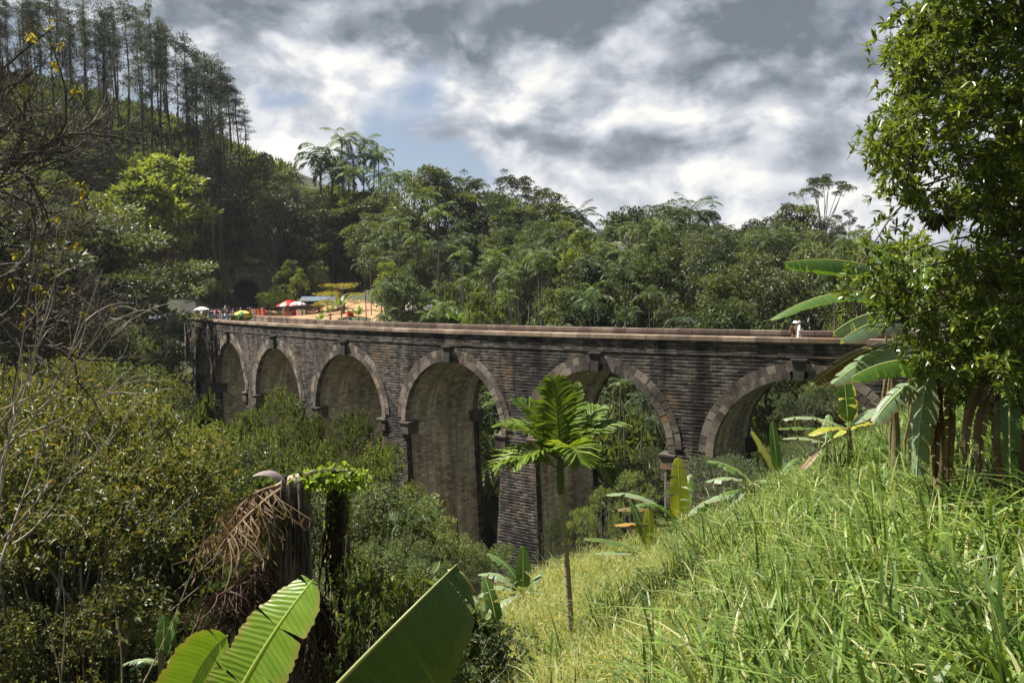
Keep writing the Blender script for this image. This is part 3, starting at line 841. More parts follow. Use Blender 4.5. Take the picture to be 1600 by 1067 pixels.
def pine(name, seed, H=30):
    global rs
    rs = np.random.RandomState(seed)
    z = np.linspace(-1, H * .97, 9); P = np.stack([.25 * np.sin(z * .2 + seed), .2 * np.cos(z * .17), z], 1)
    T = [tube(P, np.linspace(.30, .05, 9), 6)]; C = []
    for k in range(46):
        q = rs.uniform(.60, 1.0) if k > 6 else rs.uniform(.48, .62)
        zz = H * q; R_ = (3.2 * (1.05 - q) ** .5 + .35) * rs.uniform(.4, 1.05) * (1.0 if q > .6 else .6)
        a = rs.uniform(0, 6.283); b = np.array([math.cos(a) * R_, math.sin(a) * R_, rs.uniform(-.2, .9)])
        s0 = np.array([0, 0, zz - R_ * .25]); T.append(limb(s0, s0 + b, .06, .02, n=4, sides=3))
        for w in (.45, .75, 1.0):
            c = s0 + b * w; n = int(26 * (.8 if w < 1 else 1.1))
            C.append(clump_leaves(c, rs.uniform(.5, .85), n, .55, asp=.18, sq=.7))
    return mk(name, T, C, M['bark_pine'], M['pine'])
def umbrella_tree(name, seed, H=20, cr=5.0, nb=11, mat='leaf_dark', bark='bark_pale', fork_h=.45, top=.14, lean=0.):
    global rs
    rs = np.random.RandomState(seed)
    fork = np.array([0, 0, H * fork_h]); T = [tube([[0, 0, -1], [0.1, 0, H * fork_h * .5], fork], [.32, .25, .2], 7)]; C = []
    for k in range(nb):
        a = k * 2.4 + rs.uniform(-.3, .3); q = math.sqrt((k + .5) / nb)
        e = np.array([math.cos(a) * cr * q + lean, math.sin(a) * cr * q, H * (1 - top * q * q - .04)])
        T.append(limb(fork + UP * rs.uniform(-2, 1), e, .10, .03, sag=.05, n=6))
        for j in range(4):
            c = e + rs.normal(size=3) * np.array([cr * .16, cr * .16, .35]) - UP * .3
            T.append(limb(e - UP * 1.5, c, .03, .01, n=3, sides=3))
            C.append(clump_leaves(c, cr * rs.uniform(.13, .20), 110, .30, sq=.5))
    return mk(name, T, C, M[bark], M[mat])
def layered(name, seed, H=12, cr=6, mat='leaf_olive', nl=7, dens=80, leaf=.28, bark='bark_pale'):
    """flat spreading tiers of foliage on crooked limbs"""
    global rs
    rs = np.random.RandomState(seed)
    T = [tube([[0, 0, -1], [.3, .1, H * .3], [.1, 0, H * .62], [.3, 0, H * .9]], [.28, .22, .15, .06], 7)]; C = []
    for l in range(nl):
        q = l / (nl - 1); z = H * (.45 + .52 * q); rr = cr * (1.0 - .55 * q)
        for k in range(7):
            a = rs.uniform(0, 6.283); d = rr * rs.uniform(.45, 1.0); e = np.array([math.cos(a) * d, math.sin(a) * d, z + rs.uniform(-.4, .4)])
            T.append(limb([.2, 0, z - d * .35], e, .07, .02, n=5, sides=4))
            for j in range(3):
                c = e + rs.normal(size=3) * np.array([.8, .8, .15])
                C.append(clump_leaves(c, rs.uniform(.7, 1.2), dens, leaf, sq=.28))
    return mk(name, T, C, M[bark], M[mat])
def bush(name, seed, H=2.6, cr=2.0, nc=22, lp=110, leaf=.16, mat='leaf_mid', sq=.75, fn=leaves, asp=.5, bark='bark'):
    global rs
    rs = np.random.RandomState(seed); T = []; C = []
    for k in range(nc):
        a = rs.uniform(0, 6.283); q = math.sqrt(rs.rand()); hz = math.sqrt(max(0, 1 - q * q * .9)); w = 1 + .25 * math.sin(3 * a + seed)
        c = np.array([math.cos(a) * cr * q * w, math.sin(a) * cr * q * w, H * (.18 + .72 * hz * rs.uniform(.5, 1.05))])
        rc = cr * rs.uniform(.22, .36)
        C.append(clump_leaves(c, rc, lp, leaf, sq=sq, fn=fn, asp=asp))
        T.append(limb([rs.normal() * .1, rs.normal() * .1, -.3], c, .035, .012, n=4, sides=4))
    return mk(name, T, C, M[bark], M[mat])

# sprig-built plants for the nearer ground: shoots with leaves set along them
def upleaves(P, Dv, L, Wd): return leaves6(P, Dv, L, Wd, N0=np.array([0, 0, 1.]) * np.ones((len(P), 1)), fold=.15)
def sprigs(P, Dv, L, nleaf, leaf, asp, fn=None, spread=.9, tip=False):
    """shoots starting at P along Dv, each with nleaf leaves"""
    fn = fn or upleaves
    n = len(P); Dv = unit(Dv); t = rs.uniform(.35 if not tip else .72, 1.0, (n, nleaf))
    Q = P[:, None] + Dv[:, None] * (L * t)[..., None]
    r = rs.normal(size=(n, nleaf, 3)); r -= (r * Dv[:, None]).sum(-1, keepdims=True) * Dv[:, None]; r = unit(r)
    Ld = r * spread + Dv[:, None] * rs.uniform(.2, .9, (n, nleaf, 1))
    return fn(Q.reshape(-1, 3), Ld.reshape(-1, 3), leaf * rs.uniform(.45, 1.5, n * nleaf), leaf * asp * rs.uniform(.8, 1.2, n * nleaf))
def valley_tree(name, seed, H=9, cr=3.6, cb=.2, nc=60, ns=16, nleaf=8, leaf=.17, asp=.42, mat='valley_leaf', bark='bark_pale', sq=.8, top_flat=1.0, tr_=.14, crad=(.19, .31)):
    global rs
    rs = np.random.RandomState(seed)
    fork = np.array([0, 0, H * max(cb, .12)]); T = [tube([[0, 0, -.8], [.1, 0, fork[2] * .5], fork], [tr_ * 1.3, tr_, tr_ * .85], 6)]; C = []
    cz = H * (1 + cb) / 2; hz = H * (1 - cb) / 2
    for k in range(nc):
        d = rdir(1)[0]
        if d[2] < -.3: d[2] *= -1
        q = rs.uniform(.55, 1.0) ** .5; w = 1 + .30 * math.sin(3 * math.atan2(d[1], d[0]) + seed)
        c = np.array([d[0] * cr * q * w, d[1] * cr * q * w, cz + d[2] * hz * q * top_flat]); rc = cr * rs.uniform(*crad)
        c[2] = min(c[2], H - rc * .6)
        dd = rdir(ns); dd[:, 2] = np.abs(dd[:, 2]) * .8
        C.append(sprigs(c + dd * rc * .45, dd + UP * .3, rc * .55, nleaf, leaf, asp))
        T.append(limb(fork * rs.uniform(.5, 1.0), c, tr_ * .3, .02, n=5, sides=4))
    # long leader shoots that break the outline, with bare stems below their leaves
    for k in range(nc // 2):
        d = rdir(1)[0]; d[2] = abs(d[2]) * .9 + .25; d = unit(d)
        a0 = np.array([d[0] * cr * .75, d[1] * cr * .75, min(cz + d[2] * hz * .7, H * .9)]); l = cr * rs.uniform(.25, .55); e = a0 + unit(d + UP * .4 + rs.normal(size=3) * .2) * l
        T.append(limb(a0 - d * cr * .3, e, .022, .005, n=5, sides=3)); m = 12; q = a0 + (e - a0) * rs.uniform(.25, 1.0, (m, 1)); ld = rdir(m) + unit(e - a0) * .5
        C.append(upleaves(q, ld, leaf * rs.uniform(.7, 1.6, m), leaf * asp * 1.1))
    return mk(name, T, C, M[bark], M[mat])

# ------------------------------------------------------------------ placement
def ground(x, y): return float(th(x, y))
USED = set()
THINGS = []
def put(proto, px, Y, top=None, H=None, rz=None, wide=1.0, sink=.1, base=None, s=None):
    """stand a copy of proto (height proto['h0']) on the ground where column px is at depth Y"""
    q = at(px, 480, Y); z = ground(q[0], q[1]) if base is None else base
    if s is None:
        if top is not None: s = max(.12, (at(px, top, Y)[2] - z) / proto['h0'])
        elif H is not None: s = H / proto['h0']
        else: s = 1
    if proto.name not in USED: USED.add(proto.name); o = proto
    else: o = copy_tree(proto)
    o.location = (q[0], q[1], z - sink)
    o.rotation_euler = (0, 0, random.uniform(0, 6.283) if rz is None else rz)
    o.scale = (s * wide, s * wide, s)
    THINGS.append(o)
    return o
def reg(o, h, cat, adj, kindname):
    o['h0'] = h; o['category'] = cat; o['adj'] = adj; o['kn'] = kindname
    return o
PR = {}
def P_(key, o, h, cat, adj, kn): PR[key] = reg(o, h, cat, adj, kn)
P_('b1', broad('broadleaf_tree', 11, mat='leaf_dark'), 10, 'tree', 'dark green rounded', 'broadleaf tree')
P_('b2', broad('broadleaf_tree', 12, cr=2.5, cb=.12, nc=46, mat='leaf_mid'), 10, 'tree', 'mid green bushy', 'broadleaf tree')
P_('b3', broad('broadleaf_tree', 13, cr=2.6, cb=.22, nc=40, mat='leaf_olive', crad=(.17, .28)), 10, 'tree', 'grey green open-crowned', 'broadleaf tree')
P_('b4', broad('broadleaf_tree', 14, cr=2.2, cb=.15, nc=36, mat='leaf_bright', crad=(.22, .34)), 10, 'tree', 'bright green full-crowned', 'broadleaf tree')
P_('b5', broad('broadleaf_tree', 15, H=14, cr=2.9, cb=.42, nc=34, mat='leaf_dark', crad=(.20, .32), tr_=.2, sq=.5), 14, 'tree', 'tall dark', 'broadleaf tree')
P_('b6', broad('broadleaf_tree', 16, H=13, cr=2.2, cb=.25, nc=50, lp=60, leaf=.26, mat='leaf_olive', crad=(.16, .26)), 13, 'tree', 'slender greyish', 'broadleaf tree')
P_('a1', palm('areca_palm', 21, mat='palm'), 12, 'palm', 'slender green', 'areca palm')
P_('a2', palm('areca_palm', 22, H=13, nf=10, L=2.4, mat='palm'), 13, 'palm', 'slim tall', 'areca palm')
P_('a3', palm('areca_palm', 23, H=11, nf=11, L=2.6, droop=2.5, mat='palm_dark'), 11, 'palm', 'dark drooping', 'areca palm')
P_('a4', palm('areca_palm', 24, H=9, nf=10, L=2.0, droop=1.6, mat='palm'), 9, 'palm', 'short upright-leaved', 'areca palm')
P_('c1', palm('coconut_palm', 31, H=11, nf=18, L=4.0, ll=.95, lw=.11, droop=1.7, nl=24, mat='palm_dark', r=.16, coco=True, shaft=False), 11, 'palm', 'large feathery', 'coconut palm')
P_('k1', palm('fishtail_palm', 32, H=12, nf=13, L=3.4, ll=1.0, lw=.22, droop=2.4, nl=14, mat='palm_dark', r=.14, coco=False, shaft=False), 12, 'palm', 'dark shaggy drooping', 'fishtail palm')
for i in range(4): P_('p%d' % i, pine('pine_tree', 41 + i, 30), 30, 'tree', ['tall straight', 'tall narrow', 'tall ragged', 'tall thin-topped'][i], 'pine tree')
P_('u1', umbrella_tree('eucalyptus_tree', 51, 20, 4.6), 20, 'tree', 'tall umbrella-topped', 'eucalyptus tree')
P_('u2', umbrella_tree('eucalyptus_tree', 52, 18, 3.6, nb=8, top=.3), 18, 'tree', 'open-crowned', 'eucalyptus tree')
P_('l1', layered('acacia_tree', 61), 12, 'tree', 'flat-tiered olive', 'acacia tree')
P_('l2', layered('acacia_tree', 62, mat='leaf_rust', dens=90), 12, 'tree', 'flat-tiered rusty yellow', 'acacia tree')
P_('l3', layered('acacia_tree', 63, H=5, cr=4.2, mat='leaf_yellow', nl=3, dens=60, leaf=.22), 5, 'tree', 'small flat-topped yellow-green', 'acacia tree')
P_('h1', bush('shrub', 71, mat='leaf_mid', leaf=.24, lp=80), 2.6, 'shrub', 'mid green', 'shrub')
P_('h2', bush('shrub', 72, mat='leaf_bright', leaf=.24, lp=80), 2.6, 'shrub', 'bright green', 'shrub')
P_('h3', bush('shrub', 73, mat='leaf_dark', leaf=.26, lp=80, H=3.2), 3.2, 'shrub', 'dark green', 'shrub')
P_('h4', bush('shrub', 74, mat='leaf_olive', leaf=.22, lp=80), 2.6, 'shrub', 'olive', 'shrub')
P_('v1', valley_tree('valley_tree', 81, nc=46, ns=30, nleaf=8, leaf=.16), 9, 'tree', 'light green leafy', 'valley tree')
P_('v2', valley_tree('valley_tree', 82, H=8, cr=3.0, nc=28, cb=.3, ns=22, nleaf=8, leaf=.155), 8, 'tree', 'loose light green', 'valley tree')
P_('v3', valley_tree('valley_tree', 83, H=10, cr=4.2, nc=52, ns=34, nleaf=8, leaf=.165, mat='leaf_mid'), 10, 'tree', 'dense mid green', 'valley tree')
P_('v4', valley_tree('valley_tree', 84, H=8, cr=3.4, nc=46, ns=32, nleaf=9, leaf=.13, asp=.4, mat='scrub_leaf'), 8, 'tree', 'yellowish brown-green', 'valley tree')
P_('v5', valley_tree('valley_tree', 85, H=9, cr=3.3, nc=44, ns=30, nleaf=8, leaf=.15, mat='leaf_olive', cb=.25), 9, 'tree', 'grey green leafy', 'valley tree')
P_('v6', valley_tree('valley_tree', 86, H=9, cr=3.2, nc=44, ns=30, nleaf=8, leaf=.15, mat='leaf_bright', cb=.2), 9, 'tree', 'yellow-green leafy', 'valley tree')
P_('m1', valley_tree('broad_leaved_shrub', 87, H=4.5, cr=1.8, nc=26, ns=16, nleaf=6, leaf=.30, asp=.62, mat='leaf_mid', cb=.1, tr_=.06, bark='bark_pale'), 4.5, 'shrub', 'large-leaved dark green', 'shrub')
P_('s1', valley_tree('leafy_shrub', 91, H=3.4, cr=1.9, cb=.05, nc=44, ns=18, nleaf=9, leaf=.085, asp=.45, mat='valley_leaf', tr_=.05), 3.4, 'shrub', 'light green small-leaved', 'shrub')
P_('s2', valley_tree('leafy_shrub', 92, H=3.6, cr=1.9, cb=.05, nc=46, ns=20, nleaf=9, leaf=.075, asp=.4, mat='scrub_leaf', tr_=.05, bark='twig'), 3.6, 'shrub', 'brownish olive small-leaved', 'shrub')
P_('s3', valley_tree('leafy_shrub', 93, H=3.0, cr=1.7, cb=.05, nc=40, ns=18, nleaf=9, leaf=.08, asp=.5, mat='leaf_mid', tr_=.05), 3.0, 'shrub', 'deep green small-leaved', 'shrub')
P_('s4', valley_tree('feathery_bush', 94, H=3.0, cr=2.0, cb=.12, nc=46, ns=26, nleaf=9, leaf=.07, asp=.3, mat='leaf_mid', tr_=.06, sq=.5), 3.0, 'shrub', 'feathery grey-green', 'bush')

P_('t1', valley_tree('thicket_tree', 95, H=10, cr=3.2, cb=.08, nc=52, ns=44, nleaf=8, leaf=.125, asp=.45, mat='valley_leaf', tr_=.09, crad=(.17, .28)), 10, 'tree', 'light green fine-leaved', 'tree')
P_('t2', valley_tree('thicket_tree', 96, H=10, cr=3.4, cb=.08, nc=52, ns=46, nleaf=8, leaf=.125, asp=.45, mat='leaf_mid', tr_=.09, crad=(.17, .28)), 10, 'tree', 'deep green fine-leaved', 'tree')
P_('t3', valley_tree('thicket_tree', 97, H=10, cr=3.4, cb=.08, nc=60, ns=46, nleaf=9, leaf=.10, asp=.38, mat='scrub_leaf', tr_=.08, bark='twig', crad=(.16, .26)), 10, 'tree', 'brownish olive fine-leaved', 'tree')

# --- pine plantation on the hilltop
random.seed(5)
pin = []
for px, top, Y in ((20, -20, 150), (60, -30, 158), (100, -10, 150), (128, 5, 160), (150, -12, 168), (178, 2, 160), (196, 8, 172), (214, 2, 166), (232, 12, 175), (250, -2, 168),
                   (264, 30, 178), (276, 40, 172), (290, 62, 180), (304, 55, 174), (318, 70, 182), (332, 84, 178), (345, 88, 176), (358, 96, 182), (368, 118, 184), (380, 140, 186), (392, 168, 188)):
    pin.append(put(PR['p%d' % random.randrange(4)], px, Y, top=top, wide=random.uniform(.9, 1.2) * (1.5 if px > 340 else 1.0)))
for k in range(44):
    px = random.uniform(-60, 385); Y = random.uniform(150, 205)
    sky_ = np.interp(px, [-60, 0, 120, 250, 300, 345, 400], [-40, -30, -5, 15, 60, 100, 190]) + random.uniform(0, 45)
    pin.append(put(PR['p%d' % random.randrange(4)], px, Y, top=sky_, wide=random.uniform(.8, 1.15)))

# --- skyline and prominent trees behind the bridge: (kind, column, depth, top row, width)
SPEC = [
 ('k1', 506, 172, 222, 1.0), ('k1', 522, 174, 236, .9), ('a2', 541, 172, 207, 1.0), ('a3', 556, 173, 236, 1.0), ('a2', 572, 172, 212, 1.0), ('a1', 585, 170, 232, 1.0), ('a2', 596, 172, 238, 1.0),
 ('a3', 603, 166, 262, 1.0), ('a2', 548, 168, 256, 1.1), ('a1', 564, 166, 262, 1.1), ('a3', 532, 168, 262, 1.1), ('a1', 622, 160, 268, 1.0), ('a2', 634, 160, 270, 1.0), ('a1', 648, 158, 276, 1.0), ('a1', 612, 158, 282, 1.0),
 ('b2', 505, 168, 300, 1.1), ('b1', 528, 168, 300, 1.1), ('b4', 552, 166, 296, 1.1), ('b1', 576, 166, 292, 1.1), ('b2', 600, 162, 300, 1.1), ('b4', 520, 166, 350, 1.2), ('b1', 548, 166, 345, 1.2), ('b2', 575, 160, 340, 1.2), ('b1', 602, 156, 335, 1.2), ('b2', 625, 152, 318, 1.2), ('b1', 645, 150, 330, 1.2),
 ('b6', 500, 164, 350, 1.1), ('b1', 485, 166, 370, 1.1), ('b2', 462, 170, 375, 1.1), ('b1', 442, 170, 385, 1.0), ('b1', 590, 140, 375, 1.0), ('b2', 612, 138, 360, 1.0), ('a1', 580, 122, 380, 1.0), ('a2', 596, 118, 350, 1.0), ('a3', 610, 116, 365, 1.0), ('a1', 626, 114, 340, 1.0), ('a4', 642, 112, 385, 1.0), ('a2', 655, 110, 360, 1.0), ('a3', 572, 116, 405, 1.0), ('a1', 602, 110, 400, 1.0), ('a2', 618, 108, 395, 1.0), ('a4', 632, 106, 420, 1.0),
 ('b3', 670, 148, 262, 1.1), ('b3', 690, 150, 268, 1.1), ('b5', 733, 152, 266, 1.0), ('b2', 716, 148, 290, 1.1), ('b2', 757, 150, 290, 1.2), ('b5', 804, 148, 264, 1.0), ('b5', 838, 148, 282, 1.0), ('b1', 782, 146, 300, 1.2),
 ('b2', 812, 142, 312, 1.2), ('b3', 858, 142, 302, 1.2), ('b1', 876, 140, 318, 1.1), ('c1', 902, 138, 316, 1.1), ('c1', 896, 140, 330, 1.0), ('b2', 880, 134, 335, 1.1),
 ('b1', 970, 132, 330, 1.2), ('b1', 990, 130, 322, 1.2), ('b5', 1034, 134, 312, 1.2), ('b5', 1055, 130, 318, 1.1), ('c1', 1074, 132, 306, 1.1), ('b5', 1105, 132, 320, .9), ('a1', 1135, 130, 352, 1.1), ('b3', 1120, 128, 350, .8),
 ('a3', 944, 126, 356, 1.1), ('b1', 930, 128, 362, .6), ('b2', 1010, 124, 345, 1.1), ('b1', 1080, 124, 345, 1.1), ('b1', 1170, 128, 342, 1.1), ('b5', 1160, 130, 350, 1.0),
 ('u1', 1284, 118, 268, 1.0), ('b3', 1228, 116, 320, 1.15), ('b3', 1256, 114, 322, 1.1), ('b6', 1212, 112, 335, 1.0), ('b6', 1300, 112, 330, 1.2), ('u2', 1322, 116, 325, .9), ('b3', 1340, 110, 360, 1.1), ('b5', 1390, 112, 372, 1.0), ('b3', 1440, 110, 380, 1.2), ('b1', 1500, 108, 385, 1.2), ('b3', 1560, 105, 380, 1.2),
 ('b4', 898, 104, 362, .75), ('b4', 905, 98, 400, .7), ('b2', 902, 86, 440, .8), ('b2', 908, 84, 455, .9), ('h3', 890, 84, 470, 1.1),
 ('l3', 535, 128, 446, 1.2), ('h2', 436, 152, 448, .8), ('h2', 424, 158, 450, .7), ('b4', 470, 152, 418, .9), ('b2', 498, 150, 408, 1.0), ('b4', 452, 156, 405, 1.0),
 ('u2', 845, 96, 385, .8), ('a2', 660, 118, 296, 1.1), ('a2', 688, 112, 322, 1.1), ('a1', 843, 92, 390, 1.1), ('a2', 773, 96, 392, 1.1), ('a1', 800, 94, 420, 1.1), ('a2', 810, 98, 410, 1.1),
]
for kd, px, Y, top, wd in SPEC: put(PR[kd], px, Y, top=top, wide=wd)

# --- forest filling the far bank: trees of natural height, denser palms towards the bridge
random.seed(11)
def bridge_dist(x, y): return math.hypot(x - CX, y - CY) - RAD     # >0 camera side, <-WID behind
sky_px = [400, 440, 500, 560, 610, 660, 720, 800, 860, 900, 935, 960, 1030, 1110, 1150, 1200, 1260, 1340, 1500, 1700]
sky_py = [235, 262, 290, 262, 285, 290, 290, 300, 312, 335, 372, 345, 335, 345, 355, 350, 350, 370, 385, 390]
cnt = 0; tries = 0; placed = []
while cnt < 330 and tries < 8000:
    tries += 1
    Y = random.uniform(62, 160); px = random.uniform(440, 1640); q = at(px, 480, Y); x, y = q[0], q[1]
    dd = bridge_dist(x, y)
    if dd > -WID - 2.5: continue
    if px < 572 and Y < 168: continue
    if -50 < x < -14 and 108 < y < 163 : continue
    if any((x - a) ** 2 + (y - b) ** 2 < 2.7 ** 2 for a, b in placed): continue
    placed.append((x, y))
    r = random.random(); front = dd > -WID - 30
    lim = np.interp(px, sky_px, sky_py) + 8
    if front and px < 1000: kd = random.choice(['a1', 'a2', 'a3', 'a4', 'a1', 'a2', 'a2', 'b2', 'b4', 'b1'])
    elif front: kd = random.choice(['a1', 'a4', 'a3', 'b2', 'b3', 'b6', 'b1', 'b3', 'a2'])
    else: kd = random.choice(['b1', 'b2', 'b3', 'b5', 'b6', 'a2', 'a1', 'a2', 'a3'])
    h = random.uniform(8.5, 12.5) * (1.05 if kd[0] == 'a' else 1.0)
    zt = at(px, lim, Y)[2]; z = ground(x, y)
    h = min(h, zt - z)
    if h < 2.5: continue
    put(PR[kd], px, Y, H=h, wide=random.uniform(.8, 1.15)); cnt += 1

# --- scrub and trees covering the left hill
random.seed(23)
cnt = 0; tries = 0
while cnt < 230 and tries < 9000:
    tries += 1
    px = random.uniform(-40, 620); Y = random.uniform(100, 200); q = at(px, 480, Y); x, y = q[0], q[1]
    if bridge_dist(x, y) > -WID - 2 and Y > 108 and x > -66 : continue
    if -70 < x < -14 and 106 < y < 168: continue
    if x > -64 and y < 114: continue
    z = ground(x, y)
    if z < -4.5: continue
    if y > 188 and x < -62: continue
    near_pine = y > 150 and x < -62 and z > 26
    if any((x - a) ** 2 + (y - b) ** 2 < 3.2 ** 2 for a, b in placed): continue
    placed.append((x, y))
    lim = at(px, np.interp(px, [0, 150, 400, 440, 500, 560, 620], [200, 232, 225, 250, 285, 300, 300]), Y)[2]
    kd = random.choice(['h1', 'h2', 'h4', 'h2', 'h2', 'h1', 'b1', 'b2', 'b4', 'b4'] if not near_pine else ['h1', 'h2', 'h4'])
    h = random.uniform(3.0, 5.5) if kd[0] == 'h' else random.uniform(6, 10)
    h = min(h, lim - z)
    if h < 1.2: continue
    put(PR[kd], px, Y, H=h, wide=random.uniform(1.0, 1.5)); cnt += 1
for kd, px, Y, top, wd in (('l2', 240, 124, 368, .5), ('l2', 105, 100, 335, .6), ('l1', 140, 100, 370, .7), ('l2', 200, 120, 350, .6), ('l1', 165, 90, 330, 1.1), ('b4', 255, 128, 238, 1.3), ('b4', 225, 124, 262, 1.3),
                           ('l1', 100, 84, 350, 1.2), ('b1', 60, 80, 360, 1.2), ('b3', 20, 76, 330, 1.3), ('b1', 110, 108, 310, 1.1), ('b6', 448, 170, 250, 1.2), ('b6', 432, 165, 285, 1.2), ('b3', 418, 180, 240, .8), ('b2', 405, 184, 335, 1.2), ('b1', 350, 182, 340, 1.2), ('b4', 375, 188, 320, 1.2), ('b1', 430, 186, 350, 1.2), ('b4', 452, 182, 330, 1.1), ('b2', 470, 186, 300, 1.1), ('b1', 486, 180, 320, 1.1), ('h2', 468, 192, 288, 2), ('h1', 490, 190, 296, 2), ('h2', 440, 196, 268, 2), ('h2', 478, 202, 284, 2.2), ('h1', 466, 206, 280, 2.2), ('h1', 492, 204, 290, 2.2), ('h2', 484, 196, 296, 2),
                           ('h3', 340, 160, 425, 1.0), ('h1', 325, 150, 435, 1.0), ('h3', 424, 170, 418, 1.0), ('h3', 388, 176, 396, 1.3), ('h1', 405, 176, 392, 1.2), ('h3', 366, 176, 398, 1.2)):
    put(PR[kd], px, Y, top=top, wide=wd)

random.seed(41)
for k in range(16):
    px = 356 + k * 4.5 + random.uniform(-2, 2); put(PR[random.choice(['h3', 'h1', 'h4'])], px, random.uniform(166.5, 174), H=random.uniform(2.5, 4.2), wide=1.2)
# --- valley in front of the bridge: (kind, column, depth, top row, width)
VAL = [
 ('v3', 215, 88, 500, .9), ('v3', 205, 92, 525, .7), ('v2', 190, 96, 495, .7), ('h3', 255, 98, 520, .8), ('h1', 240, 94, 540, .9), ('v3', 215, 84, 520, 1.0), ('v3', 180, 78, 505, 1.1), ('v4', 150, 74, 520, 1.0), ('v3', 232, 80, 575, .6), ('b1', 190, 76, 560, .8),
 ('v4', 210, 60, 585, 1.1), ('v3', 250, 62, 612, .9), ('v3', 292, 66, 668, .6), ('v4', 170, 54, 580, 1.1), ('v5', 238, 54, 640, 1.0), ('v3', 120, 50, 570, 1.1), ('v4', 60, 46, 560, 1.2), ('v6', 285, 52, 690, .8),
 ('v1', 425, 46, 622, .72), ('v2', 478, 44, 655, .5), ('v5', 378, 48, 645, .65), ('v1', 410, 42, 680, .7), ('v2', 548, 42, 650, .6), ('v2', 590, 40, 700, .6), ('v1', 500, 38, 700, .65),
 ('v1', 330, 40, 672, .9), ('v6', 290, 36, 690, .9), ('v5', 350, 34, 700, .8), ('v1', 250, 34, 735, .9), ('v1', 400, 32, 730, .8),    ('v4', 150, 30, 690, 1.1), 
 ('v4', 90, 26, 610, 1.1), ('v4', 30, 22, 600, 1.2), ('v4', 130, 22, 700, 1.0), ('v4', 180, 20, 850, .9), ('v4', 60, 18, 740, 1.0), ('v4', 0, 20, 650, 1.1),
 ('v6', 640, 32, 790, .8), ('v2', 600, 30, 765, .8), ('v6', 670, 30, 835, .7), ('v5', 560, 26, 760, .8), ('v1', 620, 24, 800, .7), ('v2', 690, 28, 830, .7), ('v3', 520, 24, 800, .7), ('v3', 720, 34, 850, .7), ('v3', 760, 36, 850, .7), ('v3', 580, 20, 850, .7),
 ('s4', 1120, 30, 715, 1.3), ('s4', 1160, 29, 740, 1.2), ('s4', 1085, 32, 755, 1.0), ('v2', 940, 33, 760, .6), ('v2', 985, 34, 735, .6), ('v1', 910, 34, 790, .5), ('v2', 1010, 33, 770, .5), ('v1', 960, 31, 800, .5), ('v3', 880, 36, 800, .5), ('s4', 1240, 33, 690, 1.0), ('v2', 1270, 34, 670, .7),
 ('v3', 1290, 56, 590, .9), ('v3', 1250, 52, 615, .9), ('v3', 1340, 54, 600, .9), ('b3', 1230, 60, 585, .9), ('v3', 1200, 50, 660, .6), ('v3', 1400, 50, 600, .9), ('v4', 1300, 46, 640, .6),
 ('a3', 1000, 62, 610, 1.1), ('a1', 975, 66, 590, 1.1), ('a3', 1030, 60, 650, 1.1), ('c1', 1015, 68, 600, 1.0), ('a4', 950, 70, 620, 1.1), ('b1', 960, 78, 560, 1.2), ('b1', 1000, 80, 560, 1.2), ('b1', 1040, 72, 590, 1.0), ('l2', 940, 82, 600, .6), ('v3', 1020, 58, 700, .8), ('v3', 980, 56, 720, .8),
 ('b1', 770, 84, 600, 1.2), ('a3', 765, 74, 640, 1.1), ('a1', 748, 78, 620, 1.1), ('v3', 770, 64, 780, .7), ('b1', 750, 90, 585, 1.2),
 ('t1', 470, 16, 950, .9), ('t2', 560, 17, 870, .9), ('v6', 620, 17, 900, .8), ('t2', 660, 19, 870, .8), ('t1', 530, 20, 850, .8), ('t2', 600, 21, 840, .8),  ('t2', 510, 14, 990, .9),
 ('t1', 640, 22, 840, .8), ('t2', 700, 22, 890, .7),  ('t1', 360, 23, 860, .9),    ('t2', 400, 17, 960, .9), ('s3', 690, 15, 960, .9), ('s1', 660, 12, 1010, .8),
 ('t3', 40, 22, 690, .9), ('t3', 110, 24, 680, .9), ('t3', -10, 20, 740, .9), ('t3', 80, 19, 790, .9), ('t3', 150, 21, 790, .9),  ('t3', 100, 16, 920, .9),  ('t3', 60, 26, 600, .9), ('v4', 130, 27, 630, .9), ('t3', 10, 25, 620, .9), ('t3', 180, 26, 720, .8),
  ('s1', 548, 7.9, 872, .45), ('s3', 610, 8.5, 930, .5), ('a4', 648, 24, 790, .8), ('m1', 640, 15, 915, .8), ('m1', 585, 14, 940, .8),  ('m1', 350, 17, 900, .8), ('m1', 270, 24, 820, .8), ('m1', 420, 28, 770, .7), ('m1', 330, 44, 650, .7), 
]
for kd, px, Y, top, wd in VAL:
    q = at(px, top, Y); s_v = (q[2] - ground(q[0], q[1])) / PR[kd]['h0']
    put(PR[kd], px, Y, top=top, wide=wd * min(1, 1.05 / max(s_v, .1)) ** .85)

# --- undergrowth: ferns, creepers and seedlings nobody could count
rs = np.random.RandomState(77)
N = 170000
Yq = rs.uniform(38, 200, N); pq = rs.uniform(-150, 1750, N)
Xq = (pq - 800) / F_PX * Yq
dd = np.hypot(Xq - CX, Yq - CY) - RAD
ok = ((dd > 2.0) | (dd < -WID - 1.5)) & ~((Xq > -50) & (Xq < -14) & (Yq > 108) & (Yq < 164)) & ~((Xq < -46) & (Xq > -60) & (Yq > 106) & (Yq < 164.5))
Xq, Yq = Xq[ok], Yq[ok]; Zq = th(Xq, Yq); n = len(Xq)
hh = rs.uniform(.3, 1.1, n) * (1 + (Yq > 120) * .5) * (1 + .6 * (vn(Xq, Yq, .3, 2) > .3))
K = 5
c = np.repeat(np.stack([Xq, Yq, Zq - .1], -1), K, 0); hk = np.repeat(hh, K)
d = rdir(n * K); d[:, 2] = np.abs(d[:, 2]) * .8 + .35
und = leaves(c + rs.normal(size=(n * K, 3)) * .22 + d * (hk * .4)[:, None], d, hk * .75, hk * .24)
